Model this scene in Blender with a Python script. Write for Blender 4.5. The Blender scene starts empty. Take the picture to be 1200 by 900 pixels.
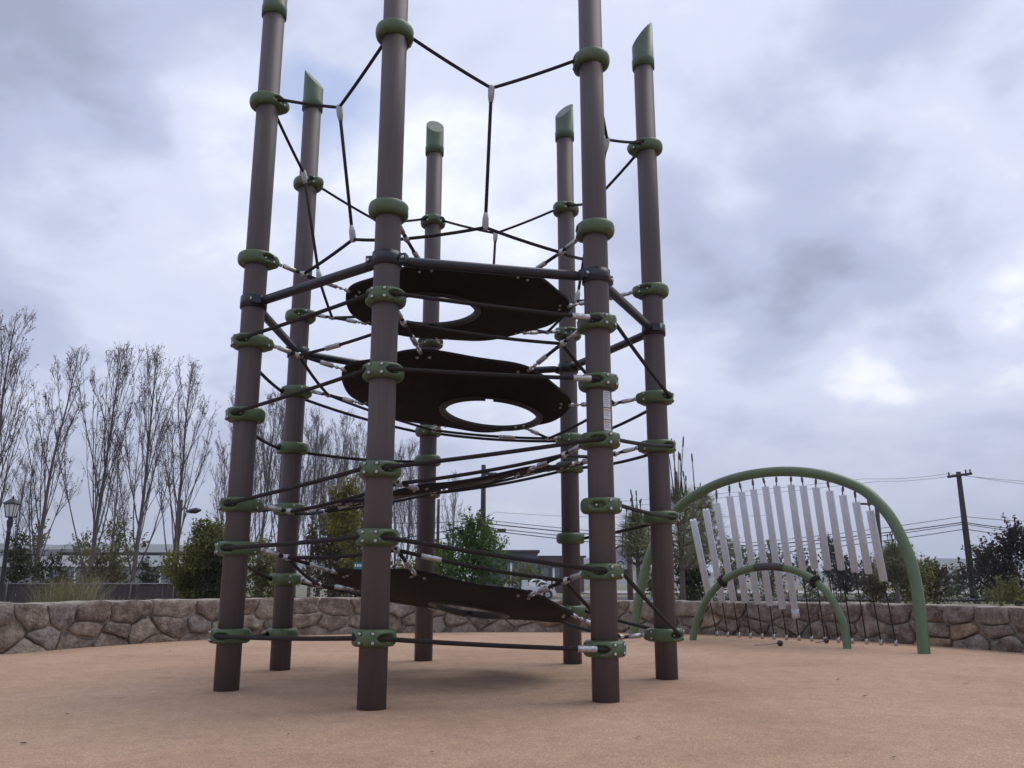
import bpy, math, random
from mathutils import Vector, Matrix, noise as mnoise

sc = bpy.context.scene
col = sc.collection
rnd = random.Random(7)

# ------------------------------------------------------------------ camera
EYE = 0.57
PITCH = 0.228
FPX = 1007.5                      # focal length in pixels of a 1200 px wide picture
cam_d = bpy.data.cameras.new("camera")
cam = bpy.data.objects.new("camera", cam_d)
col.objects.link(cam)
cam.location = (0, 0, EYE)
cam.rotation_euler = (math.pi / 2 + PITCH, 0, 0)
cam_d.sensor_width = 36.0
cam_d.lens = FPX / 1200 * 36.0
cam_d.clip_start = 0.05
cam_d.clip_end = 20000
sc.camera = cam
sc.view_settings.view_transform = 'Standard'
sc.view_settings.look = 'None'
sc.view_settings.exposure = 0.08
sc.view_settings.gamma = 1.0

# ------------------------------------------------------------------ sky and sun
SUN_EL, SUN_AZ = math.radians(62), math.radians(52)      # azimuth clockwise from +y
world = bpy.data.worlds.new("World")
sc.world = world
world.use_nodes = True
wn, wl = world.node_tree.nodes, world.node_tree.links
wn.clear()


def wnode(t, **kw):
    n = wn.new(t)
    for k, v in kw.items():
        setattr(n, k, v)
    return n


def ramp(nodes, stops, interp='LINEAR'):
    r = nodes.new('ShaderNodeValToRGB')
    r.color_ramp.interpolation = interp
    el = r.color_ramp.elements
    while len(el) < len(stops):
        el.new(0.5)
    for e, (p, c) in zip(el, stops):
        e.position = p
        e.color = (*c, 1) if len(c) == 3 else c
    return r


def wmath(op, a, b=None, c=None, clamp=False):
    n = wnode('ShaderNodeMath', operation=op, use_clamp=clamp)
    for i, v in enumerate((a, b, c)):
        if v is None:
            continue
        if isinstance(v, (int, float)):
            n.inputs[i].default_value = v
        else:
            wl.new(v, n.inputs[i])
    return n.outputs[0]


tcw = wnode('ShaderNodeTexCoord')
sky = wnode('ShaderNodeTexSky', sky_type='NISHITA', sun_disc=False)
sky.sun_elevation = SUN_EL
sky.sun_rotation = SUN_AZ
sky.air_density = 1.0
sep = wnode('ShaderNodeSeparateXYZ')
wl.new(tcw.outputs['Generated'], sep.inputs[0])
zc = wmath('ADD', wmath('MAXIMUM', sep.outputs[2], 0.0), 0.28)
comb = wnode('ShaderNodeCombineXYZ')
wl.new(wmath('DIVIDE', sep.outputs[0], zc), comb.inputs[0])
wl.new(wmath('DIVIDE', sep.outputs[1], zc), comb.inputs[1])


def cloud_noise(scale, detail, rough, off, dist=0.0, lac=2.0):
    mp = wnode('ShaderNodeMapping')
    mp.inputs['Location'].default_value = off
    wl.new(comb.outputs[0], mp.inputs[0])
    n = wnode('ShaderNodeTexNoise')
    n.inputs['Scale'].default_value = scale
    n.inputs['Detail'].default_value = detail
    n.inputs['Roughness'].default_value = rough
    n.inputs['Distortion'].default_value = dist
    n.inputs['Lacunarity'].default_value = lac
    wl.new(mp.outputs[0], n.inputs['Vector'])
    return n.outputs[0]


def dir_of(px, py):
    a, b = (px - 600) / FPX, (450 - py) / FPX
    c, s = math.cos(PITCH), math.sin(PITCH)
    return Vector((a, c - b * s, s + b * c))


wv = wnode('ShaderNodeTexNoise')
wv.inputs['Scale'].default_value = 5.5
wv.inputs['Detail'].default_value = 6
wl.new(tcw.outputs['Generated'], wv.inputs['Vector'])
wsub = wnode('ShaderNodeVectorMath', operation='SUBTRACT')
wl.new(wv.outputs['Color'], wsub.inputs[0]); wsub.inputs[1].default_value = (.5, .5, .5)
wsc = wnode('ShaderNodeVectorMath', operation='SCALE')
wl.new(wsub.outputs[0], wsc.inputs[0]); wsc.inputs['Scale'].default_value = .22
wdir = wnode('ShaderNodeVectorMath', operation='ADD')
wl.new(tcw.outputs['Generated'], wdir.inputs[0]); wl.new(wsc.outputs[0], wdir.inputs[1])


def blob(px, py, rad, amp):
    """a soft patch of the cloud deck in one compass direction: thinner (bright) or thicker (dark) cloud"""
    d = dir_of(px, py).normalized()
    dp = wnode('ShaderNodeVectorMath', operation='DISTANCE')
    wl.new(wdir.outputs[0], dp.inputs[0])
    dp.inputs[1].default_value = d
    q = wmath('DIVIDE', dp.outputs['Value'], rad)
    g = wmath('POWER', 2.718, wmath('MULTIPLY', wmath('MULTIPLY', q, q), -1.0))
    return wmath('MULTIPLY', g, amp)


n1 = cloud_noise(1.15, 7, 0.52, (3.1, 0.7, 0), 0.35)
n2 = cloud_noise(2.6, 6, 0.55, (7.4, 2.2, 1.0), 0.2)
n3 = cloud_noise(7.0, 7, 0.6, (2.4, 8.2, 3.0), 0.5)
bright = wmath('ADD', wmath('ADD', wmath('MULTIPLY', n1, 0.60), wmath('MULTIPLY', n2, 0.32)), wmath('MULTIPLY', n3, 0.08))
for (px, py, rad, amp) in [(190, 60, .07, .06), (262, 130, .06, .05), (305, 270, .10, .07), (60, 178, .08, .06), (570, 190, .12, .015),
                           (880, 40, .06, .07), (1040, 108, .05, .07), (1110, 100, .05, .07), (1185, 240, .09, .10), (875, 250, .06, .09),
                           (975, 418, .05, .11), (1085, 355, .07, .09), (1010, 130, .08, .03), (620, 270, .16, .012), (860, 470, .12, .05), (1190, 345, .05, .08), (640, 330, .12, .04), (1060, 455, .05, .06),
                           (40, 110, .07, -.05), (140, 125, .06, -.06), (60, 20, .12, -.09), (400, 40, .10, -.03), (1130, 402, .06, -.14), (920, 335, .09, -.08),
                           (1090, 20, .12, -.06), (770, 300, .06, -.03), (60, 300, .16, -.06), (1000, 530, .15, -.04), (800, 110, .06, -.03)]:
    bright = wmath('ADD', bright, blob(px, py, rad, amp))
cloud = ramp(wn, [(0.33, (3.6, 4.0, 5.5)), (0.43, (5.2, 5.7, 7.7)), (0.54, (7.2, 7.75, 9.6)), (0.68, (10.9, 11.2, 11.8))], 'EASE')
wl.new(bright, cloud.inputs[0])
# blue shows only where the deck is torn
gap = wmath('ADD', wmath('SUBTRACT', 0.30, cloud_noise(2.2, 5, .6, (1.3, 5.2, 0), .4)), 0.0)
gap = wmath('ADD', gap, blob(352, 95, .05, .80))
gap = wmath('ADD', gap, blob(340, 175, .05, .50))
gap = wmath('ADD', gap, blob(425, 160, .05, .32))
gap = wmath('MULTIPLY', gap, 2.6, clamp=True)
skyb = wnode('ShaderNodeMixRGB', blend_type='MULTIPLY')
skyb.inputs[0].default_value = 1
wl.new(sky.outputs[0], skyb.inputs[1])
skyb.inputs[2].default_value = (1.9, 1.75, 1.75, 1)
mixs = wnode('ShaderNodeMixRGB')
wl.new(wmath('MULTIPLY', gap, .62), mixs.inputs[0])
wl.new(cloud.outputs[0], mixs.inputs[1])
wl.new(skyb.outputs[0], mixs.inputs[2])
# thick grey-lavender deck towards the horizon
hz = ramp(wn, [(0.0, (1, 1, 1)), (0.08, (.8, .8, .8)), (0.24, (0, 0, 0))], 'EASE')
wl.new(sep.outputs[2], hz.inputs[0])
mixh = wnode('ShaderNodeMixRGB')
wl.new(wmath('MULTIPLY', hz.outputs[0], .72), mixh.inputs[0])
wl.new(mixs.outputs[0], mixh.inputs[1])
mixh.inputs[2].default_value = (6.2, 6.6, 8.0, 1)
bg = wnode('ShaderNodeBackground')
bg.inputs[1].default_value = 0.1
wl.new(mixh.outputs[0], bg.inputs[0])
wo = wnode('ShaderNodeOutputWorld')
wl.new(bg.outputs[0], wo.inputs[0])

sun_d = bpy.data.lights.new("sun", 'SUN')
sun_d.energy = 1.3
sun_d.angle = math.radians(35)
sun_d.color = (1.0, 0.95, 0.88)
sun = bpy.data.objects.new("sun", sun_d)
col.objects.link(sun)
sdir = Vector((math.sin(SUN_AZ) * math.cos(SUN_EL), math.cos(SUN_AZ) * math.cos(SUN_EL), math.sin(SUN_EL)))
sun.rotation_euler = (-sdir).to_track_quat('-Z', 'Y').to_euler()


# ------------------------------------------------------------------ helpers
def at(px, py, dist):
    """the place seen at that spot of the photograph, DIST metres ahead"""
    d = dir_of(px, py)
    return Vector((0, 0, EYE)) + d * (dist / d.y)


def xat(px, dist):
    """sideways position of something low at the horizon line"""
    return at(px, 684, dist).x


class MB:
    def __init__(self):
        self.v, self.f, self.m, self.sm = [], [], [], []

    def face(self, idx, mat=0, smooth=True):
        self.f.append(tuple(idx)); self.m.append(mat); self.sm.append(smooth)

    def add(self, verts, faces, mat=0, smooth=True):
        b = len(self.v)
        self.v.extend(tuple(p) for p in verts)
        for f in faces:
            self.face([i + b for i in f], mat, smooth)

    def tube(self, pts, rad, n=8, mat=0, caps=True, smooth=True, closed=False):
        pts = [Vector(p) for p in pts]
        N = len(pts)
        rads = rad if isinstance(rad, (list, tuple)) else [rad] * N
        b = len(self.v)
        up = None
        for i in range(N):
            if closed:
                t = pts[(i + 1) % N] - pts[i - 1]
            else:
                t = pts[min(i + 1, N - 1)] - pts[max(i - 1, 0)]
            if t.length < 1e-9:
                t = Vector((0, 0, 1))
            t.normalize()
            if up is None:
                up = Vector((0, 0, 1)) if abs(t.z) < .9 else Vector((1, 0, 0))
            a = t.cross(up)
            if a.length < 1e-6:
                a = t.orthogonal()
            a.normalize()
            bb = a.cross(t)
            up = bb
            for k in range(n):
                q = 2 * math.pi * k / n
                self.v.append(tuple(pts[i] + (a * math.cos(q) + bb * math.sin(q)) * rads[i]))
        for i in range(N if closed else N - 1):
            j = (i + 1) % N
            for k in range(n):
                k2 = (k + 1) % n
                self.face((b + i * n + k, b + i * n + k2, b + j * n + k2, b + j * n + k), mat, smooth)
        if caps and not closed:
            self.face([b + k for k in range(n)][::-1], mat, False)
            self.face([b + (N - 1) * n + k for k in range(n)], mat, False)

    def box(self, c, s, mat=0, rot=0.0):
        c = Vector(c)
        M = Matrix.Rotation(rot, 3, 'Z')
        vs = [c + M @ Vector((sx * s[0] / 2, sy * s[1] / 2, sz * s[2] / 2)) for sx in (-1, 1) for sy in (-1, 1) for sz in (-1, 1)]
        self.add(vs, [(0, 1, 3, 2), (4, 6, 7, 5), (0, 4, 5, 1), (2, 3, 7, 6), (0, 2, 6, 4), (1, 5, 7, 3)], mat, False)

    def lathe(self, prof, n=32, c=(0, 0, 0), mat=0, closed=False, smooth=True, fn=None):
        b = len(self.v)
        for i, (r, z) in enumerate(prof):
            for k in range(n):
                q = 2 * math.pi * k / n
                rr = fn(r, z, q) if fn else r
                self.v.append((c[0] + rr * math.cos(q), c[1] + rr * math.sin(q), c[2] + z))
        P = len(prof)
        for i in range(P if closed else P - 1):
            j = (i + 1) % P
            for k in range(n):
                k2 = (k + 1) % n
                self.face((b + i * n + k, b + i * n + k2, b + j * n + k2, b + j * n + k), mat, smooth)

    def mesh(self, name, mats):
        me = bpy.data.meshes.new(name)
        me.from_pydata(self.v, [], self.f)
        for m in mats:
            me.materials.append(m)
        me.polygons.foreach_set('material_index', self.m)
        me.polygons.foreach_set('use_smooth', self.sm)
        me.update()
        return me

    def build(self, name, mats, parent=None, loc=None, rotz=0):
        if not isinstance(mats, (list, tuple)):
            mats = [mats]
        return link(name, self.mesh(name, mats), parent, loc, rotz)


def link(name, me, parent=None, loc=None, rotz=0):
    o = bpy.data.objects.new(name, me)
    col.objects.link(o)
    if parent is not None:
        o.parent = parent
    if loc is not None:
        o.location = loc
    if rotz:
        o.rotation_euler = (0, 0, rotz)
    return o


def tag(o, label=None, cat=None, group=None, kind=None):
    if label: o['label'] = label
    if cat: o['category'] = cat
    if group: o['group'] = group
    if kind: o['kind'] = kind
    return o


def thing(name, label, cat, loc=(0, 0, 0), rotz=0, group=None):
    o = link(name, None, None, loc, rotz)
    o.empty_display_size = 0.2
    return tag(o, label, cat, group)


def copy_tree(o, parent=None):
    c = o.copy()
    col.objects.link(c)
    if parent is not None:
        c.parent = parent
    for ch in list(o.children):
        copy_tree(ch, c)
    return c


def spline(pts, sub=6):
    pts = [Vector(p) for p in pts]
    out = []
    n = len(pts)
    for i in range(n - 1):
        p0 = pts[max(i - 1, 0)]; p1 = pts[i]; p2 = pts[i + 1]; p3 = pts[min(i + 2, n - 1)]
        for k in range(sub):
            t = k / sub
            out.append(0.5 * ((2 * p1) + (p2 - p0) * t + (2 * p0 - 5 * p1 + 4 * p2 - p3) * t * t + (3 * p1 - p0 - 3 * p2 + p3) * t ** 3))
    out.append(pts[-1])
    return out


# ------------------------------------------------------------------ materials
def material(name, c1, c2=None, scale=8.0, detail=4.0, rough=0.6, metal=0.0, bump=0.0, bscale=None, spec=0.5, island=0.0,
             stretch=None, coord='Object', speck=None, c3=None, trans=None, alpha=None):
    m = bpy.data.materials.new(name)
    m.use_nodes = True
    N, L = m.node_tree.nodes, m.node_tree.links
    p = N['Principled BSDF']
    p.inputs['Roughness'].default_value = rough
    p.inputs['Metallic'].default_value = metal
    p.inputs['Specular IOR Level'].default_value = spec
    p.inputs['Base Color'].default_value = (*c1, 1)
    tc = N.new('ShaderNodeTexCoord')
    vec = tc.outputs[coord]
    if stretch:
        mp = N.new('ShaderNodeMapping')
        mp.inputs['Scale'].default_value = stretch
        L.new(vec, mp.inputs[0])
        vec = mp.outputs[0]
    colout = None
    if c2:
        nz = N.new('ShaderNodeTexNoise')
        nz.inputs['Scale'].default_value = scale
        nz.inputs['Detail'].default_value = detail
        nz.inputs['Roughness'].default_value = .6
        L.new(vec, nz.inputs['Vector'])
        stops = [(.32, c1), (.68, c2)] if not c3 else [(.3, c1), (.5, c2), (.7, c3)]
        r = ramp(N, stops)
        L.new(nz.outputs[0], r.inputs[0])
        colout = r.outputs[0]
    if speck:
        sc_, cs, amt = speck
        nz = N.new('ShaderNodeTexNoise')
        nz.inputs['Scale'].default_value = sc_
        nz.inputs['Detail'].default_value = 2
        L.new(vec, nz.inputs['Vector'])
        r = ramp(N, [(.55, (0, 0, 0)), (.7, (1, 1, 1))])
        L.new(nz.outputs[0], r.inputs[0])
        mu = N.new('ShaderNodeMath'); mu.operation = 'MULTIPLY'
        L.new(r.outputs[0], mu.inputs[0]); mu.inputs[1].default_value = amt
        mx = N.new('ShaderNodeMixRGB')
        L.new(mu.outputs[0], mx.inputs[0])
        if colout: L.new(colout, mx.inputs[1])
        else: mx.inputs[1].default_value = (*c1, 1)
        mx.inputs[2].default_value = (*cs, 1)
        colout = mx.outputs[0]
    if island:
        g = N.new('ShaderNodeNewGeometry')
        hs = N.new('ShaderNodeHueSaturation')
        mr = N.new('ShaderNodeMapRange')
        mr.inputs['To Min'].default_value = 1 - island
        mr.inputs['To Max'].default_value = 1 + island
        L.new(g.outputs['Random Per Island'], mr.inputs[0])
        L.new(mr.outputs[0], hs.inputs['Value'])
        if colout: L.new(colout, hs.inputs['Color'])
        else: hs.inputs['Color'].default_value = (*c1, 1)
        colout = hs.outputs[0]
    if colout:
        L.new(colout, p.inputs['Base Color'])
    if bump:
        nb = N.new('ShaderNodeTexNoise')
        nb.inputs['Scale'].default_value = bscale or scale * 4
        nb.inputs['Detail'].default_value = 5
        L.new(vec, nb.inputs['Vector'])
        b = N.new('ShaderNodeBump')
        b.inputs['Strength'].default_value = bump
        b.inputs['Distance'].default_value = 0.02
        L.new(nb.outputs[0], b.inputs['Height'])
        L.new(b.outputs[0], p.inputs['Normal'])
    if trans:
        p.inputs['Transmission Weight'].default_value = trans
    return m


def leaf_material(name, c1, c2, c3, scale=1.2, island=.35, rough=.55):
    m = material(name, c1, c2, scale=scale, detail=3, rough=rough, island=island, c3=c3, spec=.3)
    N, L = m.node_tree.nodes, m.node_tree.links
    p = N['Principled BSDF']
    tr = N.new('ShaderNodeBsdfTranslucent')
    src = p.inputs['Base Color'].links[0].from_socket
    L.new(src, tr.inputs['Color'])
    mx = N.new('ShaderNodeMixShader')
    mx.inputs[0].default_value = .38
    L.new(p.outputs[0], mx.inputs[1]); L.new(tr.outputs[0], mx.inputs[2])
    L.new(mx.outputs[0], N['Material Output'].inputs[0])
    return m


M = {}
M['post'] = material('post_brown', (.080, .063, .065), (.099, .080, .082), scale=14, rough=.55, stretch=(1, 1, .05), bump=.06, bscale=90,
                     speck=(40, (.125, .102, .102), .4), spec=.35)
M['green'] = material('moulded_green', (.056, .088, .038), (.080, .120, .054), scale=26, rough=.45, bump=.06, bscale=160, speck=(45, (.10, .14, .08), .35))
M['cap'] = material('cap_green', (.048, .085, .044), (.066, .11, .056), scale=14, rough=.45, bump=.05, bscale=140)
M['pipegreen'] = material('painted_pipe_green', (.072, .115, .053), (.092, .142, .068), scale=6, rough=.4, bump=.04, bscale=120, speck=(30, (.13, .18, .10), .35))
M['rope'] = material('braided_rope', (.016, .011, .012), (.032, .022, .024), scale=120, rough=.85, bump=.8, bscale=240)
M['steel'] = material('galvanised_steel', (.34, .34, .36), (.52, .52, .54), scale=60, rough=.38, metal=.85, bump=.05, bscale=200)
M['bolt'] = material('bolt_steel', (.42, .42, .42), rough=.32, metal=.95)
M['tee'] = material('grey_plastic', (.34, .34, .36), (.42, .42, .44), scale=40, rough=.5)
M['bar'] = material('navy_black_pipe', (.010, .010, .019), (.015, .015, .026), scale=8, rough=.36, bump=.04, bscale=120)
M['rubber'] = material('black_rubber_belt', (.008, .005, .006), (.015, .009, .010), scale=9, rough=.78, bump=.35, bscale=180, spec=.25)
M['rim'] = material('black_rim', (.034, .029, .031), (.048, .042, .044), scale=20, rough=.5)
M['alu'] = material('brushed_aluminium', (.51, .55, .63), (.61, .65, .73), scale=10, rough=.42, metal=.12, stretch=(6, 6, .6), bump=.05, bscale=90,
                    speck=(18, (.45, .485, .56), .4))
M['mortar'] = material('pale_mortar', (.23, .19, .155), (.41, .355, .30), scale=12, rough=.95, bump=.9, bscale=45, speck=(14, (.17, .15, .13), .5))
stone_cols = [((.11, .082, .062), (.21, .165, .13), (.36, .30, .245)), ((.14, .115, .092), (.255, .21, .17), (.41, .355, .30)),
              ((.075, .056, .045), (.175, .136, .110), (.31, .255, .21)), ((.15, .095, .058), (.29, .20, .13), (.42, .33, .24)),
              ((.10, .082, .072), (.21, .178, .158), (.35, .30, .27))]
M['stone'] = [material('fieldstone_%s' % n, a, b, scale=9, detail=10, rough=.95, bump=1.0, bscale=38, c3=c, speck=(24, (.36, .32, .28), .45))
              for n, (a, b, c) in zip(('brown', 'buff', 'dark', 'rust', 'grey'), stone_cols)]


def rubber_ground():
    m = bpy.data.materials.new('poured_rubber')
    m.use_nodes = True
    N, L = m.node_tree.nodes, m.node_tree.links
    p = N['Principled BSDF']
    p.inputs['Roughness'].default_value = .93
    p.inputs['Specular IOR Level'].default_value = .2
    tc = N.new('ShaderNodeTexCoord')

    def nz(scale, detail, rough=.6):
        n = N.new('ShaderNodeTexNoise')
        n.inputs['Scale'].default_value = scale; n.inputs['Detail'].default_value = detail; n.inputs['Roughness'].default_value = rough
        L.new(tc.outputs['Object'], n.inputs['Vector'])
        return n.outputs[0]

    def mix(fac, a, c, mode='MIX'):
        x = N.new('ShaderNodeMixRGB'); x.blend_type = mode
        if isinstance(fac, float): x.inputs[0].default_value = fac
        else: L.new(fac, x.inputs[0])
        for q, v in ((1, a), (2, c)):
            if isinstance(v, tuple): x.inputs[q].default_value = (*v, 1)
            else: L.new(v, x.inputs[q])
        return x.outputs[0]
    vo = N.new('ShaderNodeTexVoronoi'); vo.inputs['Scale'].default_value = 170
    L.new(tc.outputs['Object'], vo.inputs['Vector'])
    bw = N.new('ShaderNodeSeparateColor'); L.new(vo.outputs['Color'], bw.inputs[0])
    gr = ramp(N, [(0, (.395, .25, .162)), (.35, (.435, .287, .192)), (.7, (.475, .325, .224)), (1, (.545, .395, .285))])
    L.new(bw.outputs[0], gr.inputs[0])
    big = ramp(N, [(.32, (.80, .76, .74)), (.5, (.97, .95, .93)), (.68, (1.07, 1.08, 1.10))])
    L.new(nz(.75, 7, .62), big.inputs[0])
    c = mix(1.0, gr.outputs[0], big.outputs[0], 'MULTIPLY')
    mid = ramp(N, [(.35, (.84, .84, .85)), (.6, (1.04, 1.03, 1.02))])
    L.new(nz(9, 6, .7), mid.inputs[0])
    c = mix(.75, c, mid.outputs[0], 'MULTIPLY')
    st = ramp(N, [(.66, (0, 0, 0)), (.74, (1, 1, 1))])
    L.new(nz(3.1, 3, .5), st.inputs[0])
    c = mix(st.outputs[0], c, mix(1.0, c, (.86, .80, .80), 'MULTIPLY'))
    L.new(c, p.inputs['Base Color'])
    bp = N.new('ShaderNodeBump'); bp.inputs['Strength'].default_value = .6; bp.inputs['Distance'].default_value = .006
    L.new(vo.outputs['Distance'], bp.inputs['Height'])
    L.new(bp.outputs[0], p.inputs['Normal'])
    return m


M['surface'] = rubber_ground()
M['earth'] = material('dry_earth', (.10, .085, .055), (.16, .14, .09), scale=.6, detail=8, rough=.95, bump=.6, bscale=8, c3=(.11, .12, .05))
M['asphalt'] = material('asphalt', (.05, .05, .052), (.065, .064, .064), scale=3, rough=.9, bump=.3, bscale=60)
M['paving'] = material('pale_paving', (.30, .29, .27), (.37, .36, .34), scale=.4, rough=.9)
M['hill'] = material('wooded_hill', (.05, .065, .04), (.09, .10, .06), scale=.012, detail=8, rough=.95, c3=(.12, .12, .08))
M['bark'] = material('grey_bark', (.095, .075, .071), (.155, .128, .12), scale=6, rough=.95, bump=.5, bscale=40, stretch=(1, 1, .3))
M['twig'] = material('dark_twig', (.115, .092, .094), (.17, .14, .142), scale=3, rough=.95)
M['pole'] = material('weathered_pole_wood', (.028, .021, .018), (.05, .04, .034), scale=5, rough=.95, bump=.4, bscale=30, stretch=(1, 1, .1))
M['wire'] = material('wire_black', (.02, .02, .022), rough=.7)
M['lampblack'] = material('lamp_black_paint', (.018, .018, .02), (.026, .026, .028), scale=12, rough=.45)
M['lampglass'] = material('frosted_glass', (.62, .62, .63), (.70, .70, .71), scale=12, rough=.3)
M['leaf_olive'] = leaf_material('olive_leaves', (.08, .085, .026), (.15, .15, .045), (.24, .23, .07))
M['leaf_yellow'] = leaf_material('yellowing_leaves', (.075, .065, .014), (.17, .145, .024), (.28, .23, .036))
M['leaf_dark'] = leaf_material('dark_leaves', (.03, .034, .014), (.055, .06, .025), (.09, .09, .038))
M['leaf_green'] = leaf_material('fresh_green_leaves', (.045, .082, .022), (.08, .135, .032), (.13, .195, .05))
M['leaf_brown'] = leaf_material('brown_dry_leaves', (.05, .042, .02), (.085, .07, .03), (.125, .105, .045))
M['leaf_dry'] = leaf_material('withered_leaves', (.09, .07, .05), (.14, .115, .08), (.19, .155, .105))
M['leaf_maroon'] = leaf_material('dark_maroon_leaves', (.025, .018, .014), (.04, .028, .02), (.055, .042, .026))
M['needle'] = leaf_material('pine_needles', (.12, .125, .06), (.17, .175, .085), (.25, .25, .13), island=.25)
M['candle'] = material('pine_candle_brown', (.05, .035, .028), (.075, .05, .04), scale=10, rough=.8)
M['grass'] = leaf_material('dry_grass', (.12, .11, .045), (.22, .19, .10), (.36, .30, .19), island=.4)
M['fence'] = material('fence_slat_brown', (.045, .034, .036), (.066, .052, .053), scale=3, rough=.8, stretch=(4, 4, .4))
M['fencepost'] = material('galvanised_fence_post', (.13, .115, .12), (.19, .175, .18), scale=14, rough=.5, metal=.5)
M['white_wall'] = material('white_painted_wall', (.74, .74, .73), (.82, .81, .80), scale=.5, rough=.8)
M['grey_wall'] = material('grey_block_wall', (.24, .24, .25), (.30, .30, .30), scale=.6, rough=.85)
M['dark_roof'] = material('dark_roof', (.035, .035, .042), (.055, .055, .062), scale=1.2, rough=.8)
M['maroon'] = material('maroon_cladding', (.070, .042, .044), (.095, .058, .06), scale=.5, rough=.7)
M['charcoal'] = material('charcoal_cladding', (.045, .045, .055), (.062, .062, .072), scale=.5, rough=.7)
M['glass'] = material('window_glass', (.045, .075, .10), (.08, .12, .15), scale=.6, rough=.08, spec=.8)
M['truckwhite'] = material('white_vehicle_paint', (.66, .67, .68), (.72, .73, .74), scale=2, rough=.3)
M['tyre'] = material('tyre_rubber', (.02, .02, .02), rough=.8)
M['signgreen'] = material('street_sign_teal', (.02, .20, .20), rough=.5)
M['signwhite'] = material('white_lettering', (.75, .78, .78), rough=.5)
M['lavender'] = material('pale_lavender_panel', (.42, .42, .56), (.50, .50, .62), scale=1.2, rough=.5)
M['signbrown'] = material('sign_frame_brown', (.055, .035, .032), (.075, .05, .045), scale=4, rough=.7)
M['orange'] = material('orange_header_print', (.55, .27, .12), rough=.5)
M['inkgrey'] = material('grey_ink_print', (.30, .31, .34), rough=.6)
M['sticker'] = material('white_sticker', (.62, .62, .65), (.68, .68, .70), scale=30, rough=.5)
M['ball'] = material('mallet_ball_rubber', (.03, .03, .032), rough=.6)
M['cord'] = material('mallet_cord', (.26, .24, .23), rough=.7)

# ------------------------------------------------------------------ the ground
WC = Vector((0.085, 6.474))
WR = 4.357


def ground_z(x, y):
    d = math.hypot(x - WC.x, y - WC.y)
    t = min(max((d - 4.6) / 9.0, 0), 1)
    t = t * t * (3 - 2 * t)
    inside = -0.06
    n = mnoise.noise(Vector((x * .15, y * .15, 0))) * .06 * t
    return inside * (1 - t) + (-0.52 + n) * t


b = MB()
radii = [0, 2, 4, 5, 5.5, 6, 7, 8, 9, 10, 11, 12, 13, 14, 16, 19, 23, 28, 35, 45, 60, 80, 120, 200, 400, 800, 1400, 2050]
SEG = 64
ring = []
for r in radii:
    row = []
    for k in range(SEG):
        q = 2 * math.pi * k / SEG
        x, y = WC.x + r * math.cos(q), WC.y + r * math.sin(q)
        row.append(len(b.v))
        z = ground_z(x, y) if (y > 1.5 or r < 5) else -0.06
        b.v.append((x, y, z))
    ring.append(row)
for i in range(len(radii) - 1):
    for k in range(SEG):
        k2 = (k + 1) % SEG
        b.face((ring[i][k], ring[i + 1][k], ring[i + 1][k2], ring[i][k2]))
tag(b.build('ground', M['earth']), kind='structure')

# path of the low wall: an arc round the tower that runs on straight outside the view
A0, A1 = math.radians(166), math.radians(16)
wall_path = []
pL = WC + Vector((math.cos(A0), math.sin(A0))) * WR
pR = WC + Vector((math.cos(A1), math.sin(A1))) * WR
for k in range(13, 0, -1):
    wall_path.append(pL + Vector((-.62, -.78)) * k * .3)
NA = 60
for k in range(NA + 1):
    a = A0 + (A1 - A0) * k / NA
    wall_path.append(WC + Vector((math.cos(a), math.sin(a))) * WR)
for k in range(1, 14):
    wall_path.append(pR + Vector((.62, -.78)) * k * .3)
acc = [0]
for p, q in zip(wall_path, wall_path[1:]):
    acc.append(acc[-1] + (q - p).length)
WLEN = acc[-1]


def wall_at(s):
    s = min(max(s, 0), WLEN - 1e-6)
    lo = 0
    for i in range(len(acc) - 1):
        if acc[i] <= s:
            lo = i
        else:
            break
    t = (s - acc[lo]) / (acc[lo + 1] - acc[lo])
    p = wall_path[lo].lerp(wall_path[lo + 1], t)

    def nrm(i):
        a = wall_path[max(i - 1, 0)]; c = wall_path[min(i + 1, len(wall_path) - 1)]
        d = (c - a).normalized()
        return Vector((d.y, -d.x))
    n = nrm(lo).lerp(nrm(lo + 1), t).normalized()
    return p, n                                  # n points in towards the tower


def wall_top(s):
    f = s / WLEN
    t = min(max((f - .40) / .12, 0), 1)
    return .408 * (1 - t) + .370 * t + .012 * mnoise.noise(Vector((s * 1.3, 3, 0))) + .011 * mnoise.noise(Vector((s * 5.5, 8, 0)))


# poured play surface, up to the wall and on behind the camera
b = MB()
outer = []
NP = 120
for k in range(NP + 1):
    p, n = wall_at(WLEN * k / NP)
    outer.append(p - n * .05)
outer += [Vector((9.5, 2)), Vector((12, -6)), Vector((0, -12)), Vector((-12, -6)), Vector((-9.5, 2))]
ctr = Vector((0, 4.5))
NR = 8
base = []
for i in range(1, NR + 1):
    row = []
    for p in outer:
        q = ctr.lerp(p, i / NR)
        row.append(len(b.v)); b.v.append((q.x, q.y, 0))
    base.append(row)
c0 = len(b.v); b.v.append((ctr.x, ctr.y, 0))
no = len(outer)
for k in range(no):
    k2 = (k + 1) % no
    b.face((c0, base[0][k2], base[0][k]))
    for i in range(NR - 1):
        b.face((base[i][k], base[i][k2], base[i + 1][k2], base[i + 1][k]))
tag(b.build('play_surface', M['surface']), kind='structure')

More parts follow.
